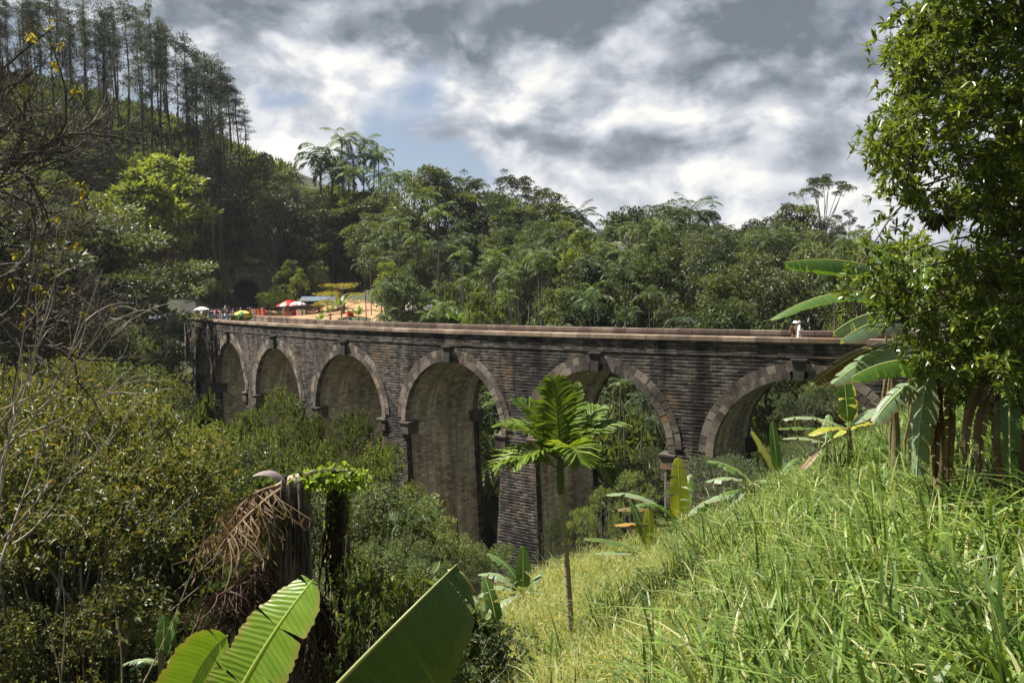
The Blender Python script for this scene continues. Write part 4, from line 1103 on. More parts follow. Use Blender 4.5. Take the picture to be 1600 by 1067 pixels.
tag(obj('undergrowth', npmesh('undergrowth', [und]), M['leaf_mid']), kind='stuff')

# ------------------------------------------------------------------ banana leaves
def bez(P0, P1, P2, n):
    t = np.linspace(0, 1, n)[:, None]
    return (1 - t) ** 2 * np.asarray(P0) + 2 * t * (1 - t) * np.asarray(P1) + t * t * np.asarray(P2)
def bleaf(P, vL, vR, W, tear=.25, pet=.12, droop=.25, rib=.018, n=40, wavy=.05):
    """P: points of the midrib; vL, vR: directions of the two half blades (vector, or a function of t); strips torn apart between the veins"""
    P = np.asarray(P, float); m = len(P)
    seg = np.linalg.norm(np.diff(P, axis=0), axis=1); S = np.concatenate([[0], np.cumsum(seg)]); L = S[-1]
    tt = np.linspace(0, 1, n); q = np.stack([np.interp(tt * L, S, P[:, k]) for k in range(3)], 1)
    T = unit(np.gradient(q, axis=0)); parts = []
    u = np.clip((tt - pet) / (1 - pet), 0, 1)
    wd = W / 2 * np.clip(u / .16, 0, 1) ** .6 * np.sqrt(np.clip(1 - u ** 5, 0, 1)) * (1 - .15 * u)
    for v0 in (vL, vR):
        if v0 is None: continue
        sg = -1 if v0 is vL else 1
        V0 = np.array([v0(x) for x in tt]) if callable(v0) else np.repeat(np.asarray(v0, float)[None], n, 0)
        V0 = unit(V0 - T * (V0 * T).sum(1, keepdims=True)); V0 = unit(V0 + T * .22)
        i = int(pet * n)
        while i < n - 1:
            k = int(rs.choice([1, 2, 3, 4, 6])) if rs.rand() < tear else n
            if tear >= .2: k = min(k, rs.randint(3, 12))
            elif tear > 0: k = rs.randint(5, 22)
            j = min(n - 1, i + k)
            idx = np.arange(i, j + 1); na = 7
            jd = rs.normal() * (.22 if tear >= .1 else .05) * (tear > 0); jt = rs.normal() * (.15 if tear >= .1 else .03) * (tear > 0)
            a = np.linspace(0, 1, na)[None, :, None]
            base = q[idx][:, None]; vec = unit(V0[idx] + T[idx] * jt - UP * max(0, jd))[:, None]
            w = wd[idx][:, None, None] * (1 + wavy * np.sin(idx * 1.7) * .5 + wavy * np.sin(idx * .37 + sg) + wavy * .5 * np.sin(idx * 3.1))[:, None, None]
            # narrow the strip ends when torn
            sh = (np.linspace(-1, 1, len(idx)) * (-.012 if tear > 0 else 0))[:, None, None] * T[idx][:, None]
            G = base + vec * a * w - UP * (a ** 2) * w * droop + sh * a + UP * (np.sin(idx * .9)[:, None, None] * a * W * .012)
            U = np.stack(np.broadcast_arrays((tt[idx] * L)[:, None], sg * a[..., 0]), -1).reshape(-1, 2)
            parts.append((G.reshape(-1, 3), grid_faces(len(idx), na), U)); i = j
    ri = tube(q, np.linspace(rib, rib * .25, n), 5); parts.append((ri[0], ri[1], np.stack([np.zeros(len(ri[0])), np.zeros(len(ri[0]))], 1)))
    return parts
def radial_leaf(base, azd, eld, L, W, bend=.9, mat='banana', tear=.3, roll=0, fold=.35, droop=.25):
    az_ = R(azd); P = frond_pts(base, az_, R(eld), L, bend, 16)
    d0 = np.array([math.cos(az_), math.sin(az_), 0]); sd = np.array([-d0[1], d0[0], 0])
    def f(s):
        def g(t):
            i = min(15, int(t * 15)); T_ = unit(P[min(15, i + 1)] - P[max(0, i - 0 if i < 15 else 14)])
            up = np.cross(T_, sd) * -1; up = up if up[2] > 0 else -up
            v = sd * s * math.cos(fold) + up * (math.sin(fold) * .6 - .2 * t)
            if roll: v = v * math.cos(roll) + np.cross(T_, v) * math.sin(roll)
            return v
        return g
    return bleaf(P, f(1), f(-1), W, tear=tear, pet=.14, droop=droop), mat
def banana(loc, h, leaves_, name='banana_plant', r=.09, stem=True, label=None):
    loc = np.asarray(loc, float); o = empty(name, tuple(loc))
    if stem:
        z = np.linspace(-.3, h, 7); P = np.stack([.04 * np.sin(z * 2), .03 * np.cos(z * 3), z], 1)
        pr = [tube(P, np.linspace(r, r * .55, 7), 9)]
        for k in range(5):     # dry sheaths round the stem
            a = rs.uniform(0, 6.28); b0 = np.array([math.cos(a), math.sin(a), 0]) * r * .9 + UP * h * rs.uniform(.4, .9)
            b1 = b0 + np.array([math.cos(a) * .12, math.sin(a) * .12, -h * .35])
            pr.append(tube([b0, (b0 + b1) / 2 + [math.cos(a) * .06, math.sin(a) * .06, 0], b1], [.025, .03, .006], 4))
        obj('pseudostem', npmesh('pseudostem', pr, smooth=True), M['banana_stem'], o)
    for spec in leaves_:
        parts, mt = spec if isinstance(spec, tuple) else radial_leaf(np.array([0, 0, h * .96]), **spec)
        obj('leaf', npmesh('banana_leaf', parts, smooth=True), M[mt], o)
    tag(o, label, 'banana plant', 'banana plants growing on the slopes')
    return o
def LF(azd, eld, L, W=.5, bend=.9, mat='banana', **k): return dict(azd=azd, eld=eld, L=L, W=W, bend=bend, mat=mat, **k)
rs = np.random.RandomState(101)
def gp(px, Y, dz=0.0):
    q = at(px, 480, Y); return np.array([q[0], q[1], ground(q[0], q[1]) + dz])
def hfor(px, py, Y):          # height above the ground of a picture row at depth Y
    q = at(px, py, Y); g = gp(px, Y); return q[2] - g[2]

# the two great leaves in front
def world_leaf(loc, pts, vL, vR, W, **k):
    P = bez(*[np.array(at(*p)) - loc for p in pts], 30)
    return bleaf(P, vL, vR, W, **k)
loc = gp(300, 5.4)
big = [(world_leaf(loc, ((318, 1200, 5.0), (385, 1030, 4.8), (489, 905, 5.2)), (-.75, .25, .35), (.75, -.45, -.50), .52, tear=.06, droop=.12, pet=.05, n=60), 'banana_big'),
       (world_leaf(loc, ((250, 1250, 5.6), (285, 1040, 5.5), (356, 992, 5.4)), (-.8, .1, .4), (.7, -.5, -.5), .60, tear=.06, droop=.15, pet=.05, n=50), 'banana_big')]
banana(loc, max(.5, hfor(300, 1190, 5.4)), big, label='banana plant with a broad glowing bright green leaf at the bottom left of centre')
loc = gp(520, 4.6)
big2 = [(world_leaf(loc, ((470, 1130, 4.6), (590, 1000, 4.35), (713, 882, 4.9)), (-.10, .95, -.30), (.72, .10, -.62), .98, tear=.04, droop=.18, pet=.03, n=60, wavy=.04), 'banana_under'),
        (world_leaf(loc, ((700, 893, 4.88), (722, 885, 4.9), (742, 925, 4.9)), (-.3, .5, -.5), (.1, -.1, -.8), .10, tear=.8, droop=.3, pet=0, n=14), 'banana_rust')]
banana(loc, max(.5, hfor(500, 1130, 4.6)), big2, label='banana plant whose dark green yellow-tipped leaf slants up at the bottom centre')

# bananas on the slope
banana(gp(1062, 27), hfor(1062, 822, 27), [LF(85, 84, 2.38, 0.74, .25, 'banana_yellow', tear=.25, roll=.2), LF(60, 62, 2.00, 0.54, .4, 'banana', tear=.3), LF(170, 50, 2.88, 0.66, 1.2, 'banana_pale'), LF(185, 40, 2.38, 0.60, 1.0, 'banana_brown'),
        LF(178, 10, 2.25, 0.54, .35, 'banana_rust', tear=.6), LF(5, 48, 2.75, 0.66, .9, 'banana', tear=.25), LF(-8, 58, 3.25, 0.72, 1.9, 'banana_pale'), LF(-20, 6, 2.12, 0.48, .5, 'banana'), LF(-60, 20, 1.50, 0.48, 1.2, 'banana_brown'), LF(200, 60, 2.12, 0.60, 1.4, 'banana')],
       label='banana plant in the grass with an upright yellow leaf and an orange leaf')
banana(gp(1015, 24), hfor(1015, 866, 24), [LF(95, 85, 1.44, 0.48, .2, 'banana_yellow', tear=.1), LF(135, 72, 1.75, 0.50, .35, 'banana'), LF(175, 25, 2.12, 0.50, .5, 'banana_under'), LF(188, 12, 1.75, 0.42, .3, 'banana_pale')],
       label='small banana plant in the grass with one pure yellow upright leaf', r=.06)
banana(gp(1176, 25.5), hfor(1176, 752, 25.5), [LF(170, 18, 1.50, 0.50, .8, 'banana_pale'), LF(150, 42, 1.62, 0.48, .9, 'banana'), LF(20, 10, 1.50, 0.54, 1.2, 'banana_pale'), LF(-10, -25, 1.50, 0.48, .6, 'banana'), LF(190, -40, 1.62, 0.54, .3, 'banana_pale'), LF(-70, 0, 1.38, 0.48, 1.5, 'banana')],
       label='banana plant with a dry brown stem and pale drooping leaves halfway up the grass slope', r=.11)
banana(gp(1218, 27), hfor(1218, 748, 27), [LF(135, 62, 1.88, 0.48, .2, 'banana_yellow', tear=.05), LF(100, 80, 2.00, 0.43, .15, 'banana', tear=.05), LF(30, 50, 1.25, 0.36, .8, 'banana')],
       label='young banana plant with two narrow upright bright leaves near the arch pier', r=.05)
banana(gp(1328, 20), hfor(1328, 668, 20), [LF(95, 82, 1.62, 0.50, .2, 'banana', tear=.2), LF(70, 72, 1.38, 0.48, .5, 'banana_yellow'), LF(175, 28, 1.69, 0.48, .8, 'banana_pale'), LF(182, 8, 1.81, 0.41, .25, 'banana_under'), LF(200, 20, 1.25, 0.48, 1.0, 'banana_yellow'), LF(10, 45, 1.50, 0.54, 1.0, 'banana_pale'), LF(40, 30, 1.25, 0.54, 1.0, 'banana')],
       label='banana plant with ragged leaves on the grass crest in front of the right-hand arch')
banana(gp(1292, 23), hfor(1292, 690, 23), [LF(175, 20, 1.25, 0.36, .6, 'banana_pale'), LF(10, 35, 1.88, 0.36, .7, 'banana_yellow', tear=.5), LF(200, -30, 1.12, 0.42, .4, 'banana_brown'), LF(60, 60, 1.00, 0.36, .4, 'banana')],
       label='small tattered banana plant with a dried leaf at the top of the grass slope', r=.05)
banana(gp(812, 25), hfor(812, 925, 25), [LF(88, 84, 1.5, .52, .15, 'banana', tear=.12), LF(165, 45, 1.7, .50, 1.2, 'banana_pale', tear=.4), LF(185, 32, 1.6, .5, 1.5, 'banana_pale'), LF(150, 62, 1.8, .5, 1.0, 'banana'), LF(20, 58, 1.0, .45, .8, 'banana'), LF(-10, 20, .9, .4, 1.1, 'banana_pale'), LF(215, 5, 1.3, .5, .9, 'banana_pale')],
       label='banana plant with broad pale leaves at the foot of the dark brick pier')
banana(gp(770, 16), hfor(770, 985, 16), [LF(150, 62, 1.1, .36, .9, 'banana_pale'), LF(175, 40, 1.0, .34, 1.4, 'banana_pale'), LF(120, 75, 1.2, .36, .6, 'banana')],
       label='low banana plant with arching pale leaves at the left edge of the grass', r=.05)
banana(gp(232, 12), max(1.2, hfor(232, 1015, 12)), [LF(92, 84, .75, .26, .15, 'banana', tear=.05), LF(110, 70, .72, .24, .5, 'banana_pale'), LF(60, 75, .8, .24, .3, 'banana'), LF(180, 20, .65, .22, .9, 'banana_pale'), LF(0, 35, .6, .24, 1.0, 'banana_pale'), LF(210, 30, .5, .2, 1.2, 'banana')],
       label='young banana plant standing in the dark gap of the thicket at the lower left')
banana(gp(312, 11.5), max(1.2, hfor(312, 1005, 11.5)), [LF(120, 78, .72, .24, .25, 'banana', tear=.05), LF(80, 80, .7, .26, .4, 'banana_pale'), LF(40, 60, .6, .22, .7, 'banana'), LF(-20, 25, .55, .22, 1.1, 'banana_pale'), LF(190, 30, .5, .2, 1.0, 'banana_brown')],
       label='young banana plant beside the dead palm trunk, its leaves standing in a fan')

# bananas under the big tree on the right
loc = gp(1440, 14); hh_ = hfor(1440, 480, 14)
banana(loc, hh_, [
    (world_leaf(loc, ((1440, 490, 14), (1330, 418, 13.6), (1203, 500, 13.2)), (0, .85, -.4), (0, -.95, -.28), .46, tear=.12, droop=.35, pet=.02), 'banana'),
    (world_leaf(loc, ((1420, 505, 14), (1370, 465, 13.2), (1302, 520, 12.6)), (0, .7, -.6), (-.1, -.6, -.8), .5, tear=.5, droop=.4, pet=.03), 'banana_pale'),
    (world_leaf(loc, ((1430, 500, 14), (1370, 488, 13.0), (1314, 532, 12.0)), (.1, .7, -.3), (-.1, -.7, -.5), .48, tear=.08, droop=.3, pet=.05), 'banana_pale'),
    (world_leaf(loc, ((1430, 530, 14), (1345, 535, 13.4), (1268, 602, 13.0)), (-.5, .2, .2), (.5, -.4, -.5), .34, tear=.6, droop=.3, pet=.1), 'banana_brown'),
    (world_leaf(loc, ((1440, 535, 14), (1380, 535, 13.0), (1300, 600, 12.4)), (-.4, .3, .3), (.5, -.5, -.5), .42, tear=.5, droop=.4, pet=.1), 'banana_pale'),
    (world_leaf(loc, ((1450, 470, 14), (1400, 380, 14.2), (1336, 372, 14.5)), (0, .6, -.6), (0, -.7, -.5), .4, tear=.5, droop=.4, pet=.1), 'banana'),
    LF(60, 60, 2.0, .5, 1.2, 'banana'), LF(-50, 40, 1.6, .5, 1.6, 'banana_pale')],
    label='tall banana plant left of the leafy tree, long leaves arching over the parapet', r=.14)
loc = gp(1400, 16)
banana(loc, hfor(1400, 420, 16), [
    (world_leaf(loc, ((1400, 430, 16), (1320, 395, 15.6), (1224, 410, 15.2)), (0, .5, -.8), (0, -.75, -.65), .42, tear=.9, droop=.6, pet=.15), 'banana'),
    (world_leaf(loc, ((1400, 425, 16), (1360, 395, 16.2), (1330, 368, 16.4)), (0, .6, -.6), (0, -.7, -.5), .4, tear=.4, droop=.4, pet=.1), 'banana_pale'),
    LF(40, 50, 1.8, .45, 1.2, 'banana'), LF(-80, 40, 1.5, .45, 1.4, 'banana_pale')],
    label='banana plant with one long shredded horizontal leaf poking out left of the leafy tree', r=.11)
loc = gp(1470, 11)
banana(loc, hfor(1470, 560, 11), [
    (world_leaf(loc, ((1470, 575, 11), (1400, 545, 10.6), (1330, 590, 10.4)), (0, .6, -.5), (0, -.7, -.5), .40, tear=.95, droop=.5, pet=.1), 'banana'),
    (world_leaf(loc, ((1470, 575, 11), (1440, 560, 10.6), (1432, 745, 10.4)), (-.3, .8, 0), (.9, -.3, -.1), .42, tear=.8, droop=.15, pet=.15), 'banana_pale'),
    (world_leaf(loc, ((1475, 575, 11), (1410, 590, 10.8), (1365, 660, 10.6)), (-.6, .4, .3), (.5, -.5, -.4), .32, tear=.6, droop=.5, pet=.15), 'banana_pale'),
    (world_leaf(loc, ((1480, 585, 11), (1490, 560, 10.7), (1480, 760, 10.7)), (-.6, .3, 0), (.6, -.3, 0), .16, tear=.9, droop=.2, pet=.1), 'dry'),
    (world_leaf(loc, ((1475, 590, 11), (1460, 590, 10.5), (1462, 750, 10.5)), (-.6, .3, 0), (.6, -.3, 0), .14, tear=.9, droop=.2, pet=.1), 'dry'),
    LF(30, 40, 1.4, .45, 1.6, 'banana')],
    label='banana plant with a shredded leaf hanging straight down above the grass', r=.12)
loc = gp(1585, 9.5)
banana(loc, hfor(1585, 590, 9.5), [
    (world_leaf(loc, ((1585, 600, 9.5), (1572, 575, 9.0), (1580, 770, 9.0)), (-.35, .8, 0), (.75, -.5, 0), .24, tear=.15, droop=.1, pet=.05, n=40), 'banana'),
    (world_leaf(loc, ((1590, 610, 9.6), (1562, 590, 9.4), (1558, 715, 9.4)), (-.1, .8, 0), (.9, -.2, 0), .30, tear=.1, droop=.1, pet=.02), 'banana_under'),
    (world_leaf(loc, ((1600, 610, 9.5), (1550, 620, 9.2), (1575, 780, 9.2)), (-.6, .3, 0), (.6, -.3, 0), .22, tear=.9, droop=.2, pet=.1), 'dry'),
    (world_leaf(loc, ((1600, 640, 9.5), (1555, 660, 9.2), (1585, 800, 9.2)), (-.6, .3, 0), (.6, -.3, 0), .26, tear=.9, droop=.2, pet=.1), 'dry'),
    (world_leaf(loc, ((1600, 600, 9.5), (1525, 560, 9.4), (1530, 740, 9.4)), (-.6, .3, 0), (.6, -.3, 0), .16, tear=.9, droop=.2, pet=.1), 'dry'),
    (world_leaf(loc, ((1600, 590, 9.5), (1505, 560, 9.5), (1508, 720, 9.5)), (-.6, .3, 0), (.6, -.3, 0), .13, tear=.9, droop=.2, pet=.1), 'dry'),
    LF(-20, 50, 1.4, .4, 1.6, 'banana')],
    label='banana plant at the right edge with hanging green strips and brown withered leaves', r=.13)

# ------------------------------------------------------------------ young areca palm standing in the grass
rs = np.random.RandomState(55)
loc = gp(888, 16); Hh = hfor(880, 772, 16)
ho = empty('areca_palm', tuple(loc))
tag(ho, 'young areca palm with a ringed trunk and glossy upright fronds standing alone in the grass', 'palm')
lean = at(876, 772, 16)[0] - loc[0]
z = np.linspace(-.3, Hh, 14); P = np.stack([lean * (np.clip(z, 0, None) / Hh) ** 1.4, 0 * z, z], 1)
obj('trunk', npmesh('hero_trunk', [tube(P, np.linspace(.075, .056, 14), 12)], smooth=True), M['hero_trunk'], ho)
tp_ = P[-1]
obj('crownshaft', npmesh('crownshaft', [tube([tp_ - UP * .05, tp_ + UP * .25, tp_ + UP * .7, tp_ + UP * 1.0], [.062, .08, .058, .025], 10)], smooth=True), plain('shaft', (.075, .11, .03), .5, .3, 3), ho)
FR = [(105, 86, 2.35, .35, .95), (60, 80, 2.15, .5, .8), (35, 62, 2.0, .75, .85), (150, 66, 2.0, .7, .9), (172, 52, 1.9, 1.0, .9), (12, 46, 2.0, .9, .9), (190, 32, 1.75, 1.1, .95), (-25, 35, 1.6, 1.9, .85), (-70, 50, 1.5, 2.0, .8), (215, 40, 1.6, 1.6, .85), (100, 45, 1.7, 1.3, .8), (-5, 15, 1.3, 1.7, .8), (165, 12, 1.4, 1.2, .8)]
for a, e, L, dr, ll in FR[:11]:
    L *= .76; ll *= .76
    obj('frond', npmesh('hero_frond', frond(tp_ + UP * rs.uniform(.45, .8), R(a), R(e), L, dr, 38, ll * 1.05, .070, hang=.12, rise=.38, thick=.022, hero=True), smooth=False), M['hero_palm'], ho)

# ------------------------------------------------------------------ big leafy tree filling the right edge
rs = np.random.RandomState(66)
base = gp(1660, 11.5)
rt = empty('leafy_tree', tuple(base))
tag(rt, 'large glossy-leaved broadleaf tree filling the right edge of the view', 'tree')
XL_y = [-400, -60, 10, 60, 100, 150, 195, 235, 285, 330, 360, 400, 450, 500, 560, 600, 630]
XL_x = [1520, 1470, 1420, 1392, 1385, 1388, 1382, 1352, 1372, 1400, 1440, 1360, 1320, 1345, 1400, 1440, 1480]
T = []; C = []; nodes = []
fork = np.array(at(1640, 560, 11.3)) - base
T.append(tube([[0, 0, -.4], [.05, 0, fork[2] * .5], fork, np.array(at(1600, 250, 11)) - base, np.array(at(1620, -60, 11)) - base, np.array(at(1640, -330, 11)) - base], [.24, .2, .17, .12, .07, .03], 9))
tw = []
def put_clump(px, py, Y, rpx, ns, nl=10):
    c = np.array(at(px, py, Y)) - base; rc = rpx / F_PX * Y
    t = np.clip((c[2] - fork[2] + 1.0) / 5.5, 0, .95)
    root_ = fork + (np.array(at(1620, -60, 11)) - base - fork) * t * .9 - UP * .5
    if rs.rand() < .25: T.append(limb(root_, c, .026, .008, sag=.3, n=7, sides=5))
    d = rdir(ns); d[:, 2] = d[:, 2] * .6 + .35; d = unit(d)
    st = c + rdir(ns) * rc * rs.uniform(.1, .9, (ns, 1))
    L = rs.uniform(.12, .26, ns)[:, None]
    for k in range(0, ns, 3): tw.append(tube([c, (c + st[k]) / 2 + rs.normal(size=3) * .02, st[k], st[k] + d[k] * L[k]], [.008, .007, .005, .003], 3))
    C.append(sprigs(st, d, L, nl, .110, .30, spread=.85, tip=True))
k = 0
while k < 350:
    py = rs.uniform(-200, 640); xl = np.interp(py, XL_y, XL_x); px = xl + 28 + abs(rs.normal()) * 140 if rs.rand() < .5 else rs.uniform(xl + 25, 1760)
    if px > 1790: continue
    if 330 < py < 372 and px < 1470 + rs.uniform(0, 30): continue
    if ((px - 1478) / 26) ** 2 + ((py - 262) / 22) ** 2 < 1 or ((px - 1455) / 22) ** 2 + ((py - 300) / 14) ** 2 < 1: continue
    put_clump(px, py, 10.2 + rs.uniform(-1.3, 1.6) + .0012 * (1600 - px), rs.uniform(22, 42), 20); k += 1
# lone sprays reaching out of the outline
for px, py in ((1348, 240), (1356, 226), (1378, 68), (1392, 40), (1374, 170), (1380, 120), (1360, 262), (1376, 300), (1400, 322), (1412, 318), (1345, 395), (1330, 420), (1362, 380), (1318, 455), (1330, 480), (1385, 355), (1402, 18), (1396, 88), (1366, 205)):
    put_clump(px + 10, py, 10.0 + rs.uniform(-.4, .4), 12, 6)
obj('trunk', npmesh('leafy_trunk', T + tw, smooth=True), M['bark'], rt)
obj('crown', npmesh('leafy_crown', C), M['near_leaf'], rt)
# a reddish nest of dead leaves hanging in the crown
q = np.array(at(1470, 330, 9.8)); nd = rdir(60); nd[:, 2] -= .6
ne = obj('leaf_nest', npmesh('leaf_nest', [leaves(nd * .05, nd, .22, .08)]), M['dry'], None, tuple(q))
tag(ne, 'clump of brown dead leaves caught in the crown of the leafy tree', 'leaf clump')

# ------------------------------------------------------------------ tall bare tree on the left with a few yellow leaves
rs = np.random.RandomState(17)
base = gp(-120, 12.5)
bt = empty('bare_tree', tuple(base))
tag(bt, 'nearly leafless grey-branched tree at the left edge with a few yellow leaves left', 'tree')
T = []; tips = []
def grow(p, d, L, r, lev):
    n = 7; pts = [p]; dd_ = unit(d)
    bend = rs.normal(size=3) * .28
    for i in range(n):
        dd_ = unit(dd_ + bend * .5 + rs.normal(size=3) * .19 + UP * .06)
        nx_ = pts[-1] + dd_ * L / n; u_, v_ = pix(nx_ + base)
        if u_ > np.interp(v_, [0, 60, 140, 250, 330, 410, 480, 600], [110, 130, 190, 235, 290, 335, 300, 230]) + rs.uniform(-10, 25): dd_ = unit(dd_ * [-.2, 1, 1] + UP * .3); nx_ = pts[-1] + dd_ * L / n * .4
        pts.append(nx_)
    pts = np.array(pts); r1 = r * (.35 if lev < 4 else .25)
    T.append(tube(pts, np.linspace(r, r1, n + 1) * 1.2, 7 if lev < 2 else (5 if lev < 3 else 3)))
    if lev >= 4: tips.append((pts[-1], dd_)); return
    nb = (4, 9, 9, 6)[lev] if lev < 4 else 0
    for k in range(nb):
        t = rs.uniform(.35, 1.0) if k else 1.0
        i = min(n, int(t * n)); pd = unit(pts[i] - pts[i - 1])
        a = unit(np.cross(pd, rs.normal(size=3))); ang = rs.uniform(.45, .95)
        nd_ = pd * math.cos(ang) + a * math.sin(ang); nd_[2] = nd_[2] * .75 + .05
        nd_[1] *= .6
        grow(pts[i], nd_, L * rs.uniform(.48, .74), r * (1 - t * .5) * rs.uniform(.45, .62), lev + 1)
trunk_top = np.array(at(-100, 480, 12.5)) - base
T.append(tube([[0, 0, -.5], [.1, 0, trunk_top[2] * .5], trunk_top], [.26, .2, .17], 8))
for (px, py, L, r, z0) in ((60, 40, 4.2, .10, 60), (150, 140, 4.2, .09, 180), (220, 250, 4.0, .085, 300), (230, 330, 3.9, .085, 380), (180, 420, 3.6, .08, 450), (60, 220, 3.6, .08, 300), (120, 520, 3.2, .07, 520), (20, 330, 3.2, .08, 380), (200, 470, 3.4, .07, 500)):
    s_ = np.array(at(-100, z0, 12.5)) - base; e_ = np.array(at(px, py, 12 + rs.uniform(-1.2, 1.2))) - base
    grow(s_, e_ - s_, L * .66, r * .85, 1)
T.append(tube([trunk_top, np.array(at(-90, 200, 12.5)) - base, np.array(at(-60, -40, 12.5)) - base], [.17, .12, .05], 7))
obj('trunk', npmesh('bare_trunk', T, smooth=True), M['twig'], bt)
lf = []
for (px, py) in ((84, 48), (76, 72), (92, 98), (84, 104), (98, 68), (14, 165), (60, 140), (112, 132), (108, 280), (120, 292), (104, 310), (60, 418), (52, 375), (98, 372), (102, 382), (20, 445), (30, 448), (70, 465), (155, 480), (175, 488), (90, 440), (135, 345), (45, 395), (10, 480), (26, 500), (100, 650), (95, 662)):
    q = np.array(at(px, py, 12.0)) - base
    # hang the tuft on the nearest twig end
    if tips:
        tpz = np.array([t[0] for t in tips]); i = int(np.argmin(((tpz - q) * [1, .3, 1] ** np.array(2) ** 1).__pow__(2).sum(1))); q = tpz[i]
    n = rs.randint(5, 12); d = rdir(n); d[:, 2] = -np.abs(d[:, 2]) * 1.2
    lf.append(leaves6(np.repeat(q[None], n, 0) + rs.normal(size=(n, 3)) * .03, d, .13 * rs.uniform(.6, 1.2, n), .042))
M['yellow_leaf'] = leafmat('yellow_leaf', (.22, .21, .03), (.42, .38, .06), (.4, .26, .05), trans=.5, vary=0)
for q_ in lf: obj('leaf_tuft', npmesh('leaf_tuft', [q_]), M['yellow_leaf'], bt)
# pale whippy shoots at the lower left
base = gp(-190, 9.5)
ws = empty('leafless_shrub', tuple(base)); tag(ws, 'leafless shrub of long pale arching shoots at the lower left edge', 'shrub')
T = []
for (p0, p1, p2, r) in (((0, 730), (60, 560), (118, 300), .022), ((0, 705), (90, 640), (160, 420), .02), ((10, 690), (150, 640), (245, 560), .018), ((0, 845), (90, 760), (165, 620), .022), ((0, 880), (60, 700), (135, 520), .02), ((0, 660), (60, 600), (60, 470), .018), ((20, 850), (110, 800), (140, 640), .016),
                        ((0, 780), (40, 500), (60, 350), .014), ((0, 640), (120, 600), (180, 480), .014), ((60, 640), (160, 560), (190, 500), .010), ((90, 760), (190, 700), (215, 600), .010)):
    b0 = np.array([rs.uniform(-.3, .3), rs.uniform(-.2, .2), 0.]) if p0[0] < 15 else None
    A_, B_, C_ = [np.array(at(p[0], p[1], 9.5 + rs.uniform(-.5, .5))) - base for p in (p0, p1, p2)]
    pts = bez(A_, B_, C_, 16)
    if b0 is not None: pts = np.concatenate([bez(b0, (b0 + A_) / 2 + [0, 0, .3], A_, 6)[:-1], pts])
    T.append(tube(pts, np.linspace(r, r * .2, len(pts)), 5))
    for k in range(7):
        i = rs.randint(6, len(pts) - 1); d = unit(unit(pts[i] - pts[i - 1]) + rs.normal(size=3) * .5)
        T.append(limb(pts[i], pts[i] + d * rs.uniform(.3, .9), r * .35, .002, sag=.3, n=5, sides=3))
obj('shoot', npmesh('shoot', T, smooth=True), M['twig_pale'], ws)
base = gp(230, 10)
w2 = empty('leafless_shrub', tuple(base)); tag(w2, 'thin bare twigs curving up from the bottom left edge', 'shrub')
T = []
for (p0, p1, p2) in (((190, 1100), (195, 980), (165, 905)), ((250, 1100), (310, 980), (338, 880)), ((205, 1100), (265, 1000), (322, 830)), ((100, 1100), (90, 1010), (60, 940)), ((90, 1100), (110, 960), (95, 900)), ((280, 1090), (330, 1010), (345, 960))):
    pts = bez(*[np.array(at(p[0], p[1], 9.8)) - base for p in (p0, p1, p2)], 14)
    pts = np.concatenate([[[pts[0][0] * .5, 0, 0]], pts]); T.append(tube(pts, np.linspace(.012, .003, 15), 4))
obj('shoot', npmesh('shoot', T, smooth=True), M['twig_pale'], w2)

# ------------------------------------------------------------------ dead palm trunk with hanging remains
rs = np.random.RandomState(29)
base = gp(455, 8); dp_ = empty('dead_palm', tuple(base))
tag(dp_, 'rotting dead palm trunk with a grey leaf sheath on top and hanging brown fibres', 'dead palm')
def loc8(px, py, Y=8): return np.array(at(px, py, Y)) - base
rows = [(458, 748, 20), (456, 775, 26), (458, 810, 28), (456, 850, 30), (452, 900, 33), (455, 960, 38), (458, 1030, 44), (460, 1120, 48)]
cen = [loc8(x, y) for x, y, r in rows] + [np.array([0, 0, -.3])]; rad = [r / F_PX * 8 for x, y, r in rows] + [.35]
tv, tf = tube(cen[::-1], rad[::-1], 26)
a_ = np.arange(len(tv)) % 26; kk = np.arange(len(tv)) // 26
# flutes and ragged relief: resample finely
pts = np.array(cen[::-1]); rr = np.array(rad[::-1]); tt = np.linspace(0, 1, 70); ti = np.linspace(0, 1, len(pts))
pf = np.stack([np.interp(tt, ti, pts[:, i]) for i in range(3)], 1); rf = np.interp(tt, ti, rr)
tv, tf = tube(pf, rf, 40)
A_ = (np.arange(len(tv)) % 40) / 40 * 6.283; K_ = np.repeat(np.arange(70), 40)
mul = 1 + .14 * np.sin(A_ * 5 + np.sin(K_ * .13) * 2) + .10 * np.sin(A_ * 11 + K_ * .22) + .07 * np.sin(K_ * 1.1 + A_ * 2) + rs.normal(size=len(tv)) * .035
cc = np.repeat(pf, 40, 0); tv = cc + (tv - cc) * mul[:, None]
m, p = newmat('rotten_wood'); o_ = tc('Object')
st = noise(mapv(o_, (9, 9, 1.2)), 1.0, 6, .65)
setp(p, col=ramp(st, [(.32, (.020, .015, .012)), (.48, (.075, .058, .045)), (.62, (.19, .155, .125)), (.8, (.34, .29, .24))]), rough=.9, nor=bump(st, .05)); M['rotten'] = m
obj('trunk', npmesh('dead_trunk', [(tv, tf)], smooth=True), M['rotten'], dp_)
# curling bark slabs and cords down the trunk
T = []
for k in range(60):
    x = rs.uniform(-32, 32); y0 = rs.uniform(745, 900); y1 = y0 + rs.uniform(60, 260)
    P = [loc8(455 + x * .8, y0, 7.80), loc8(455 + x + rs.uniform(-8, 8), (y0 + y1) / 2, 7.68), loc8(455 + x * 1.2 + rs.uniform(-10, 10), y1, 7.72)]
    T.append(tube(bez(*P, 8), np.linspace(.022, .008, 8) * rs.uniform(.5, 1.3), 5))
obj('bark_strip', npmesh('bark_strip', T, smooth=True), M['rotten'], dp_)
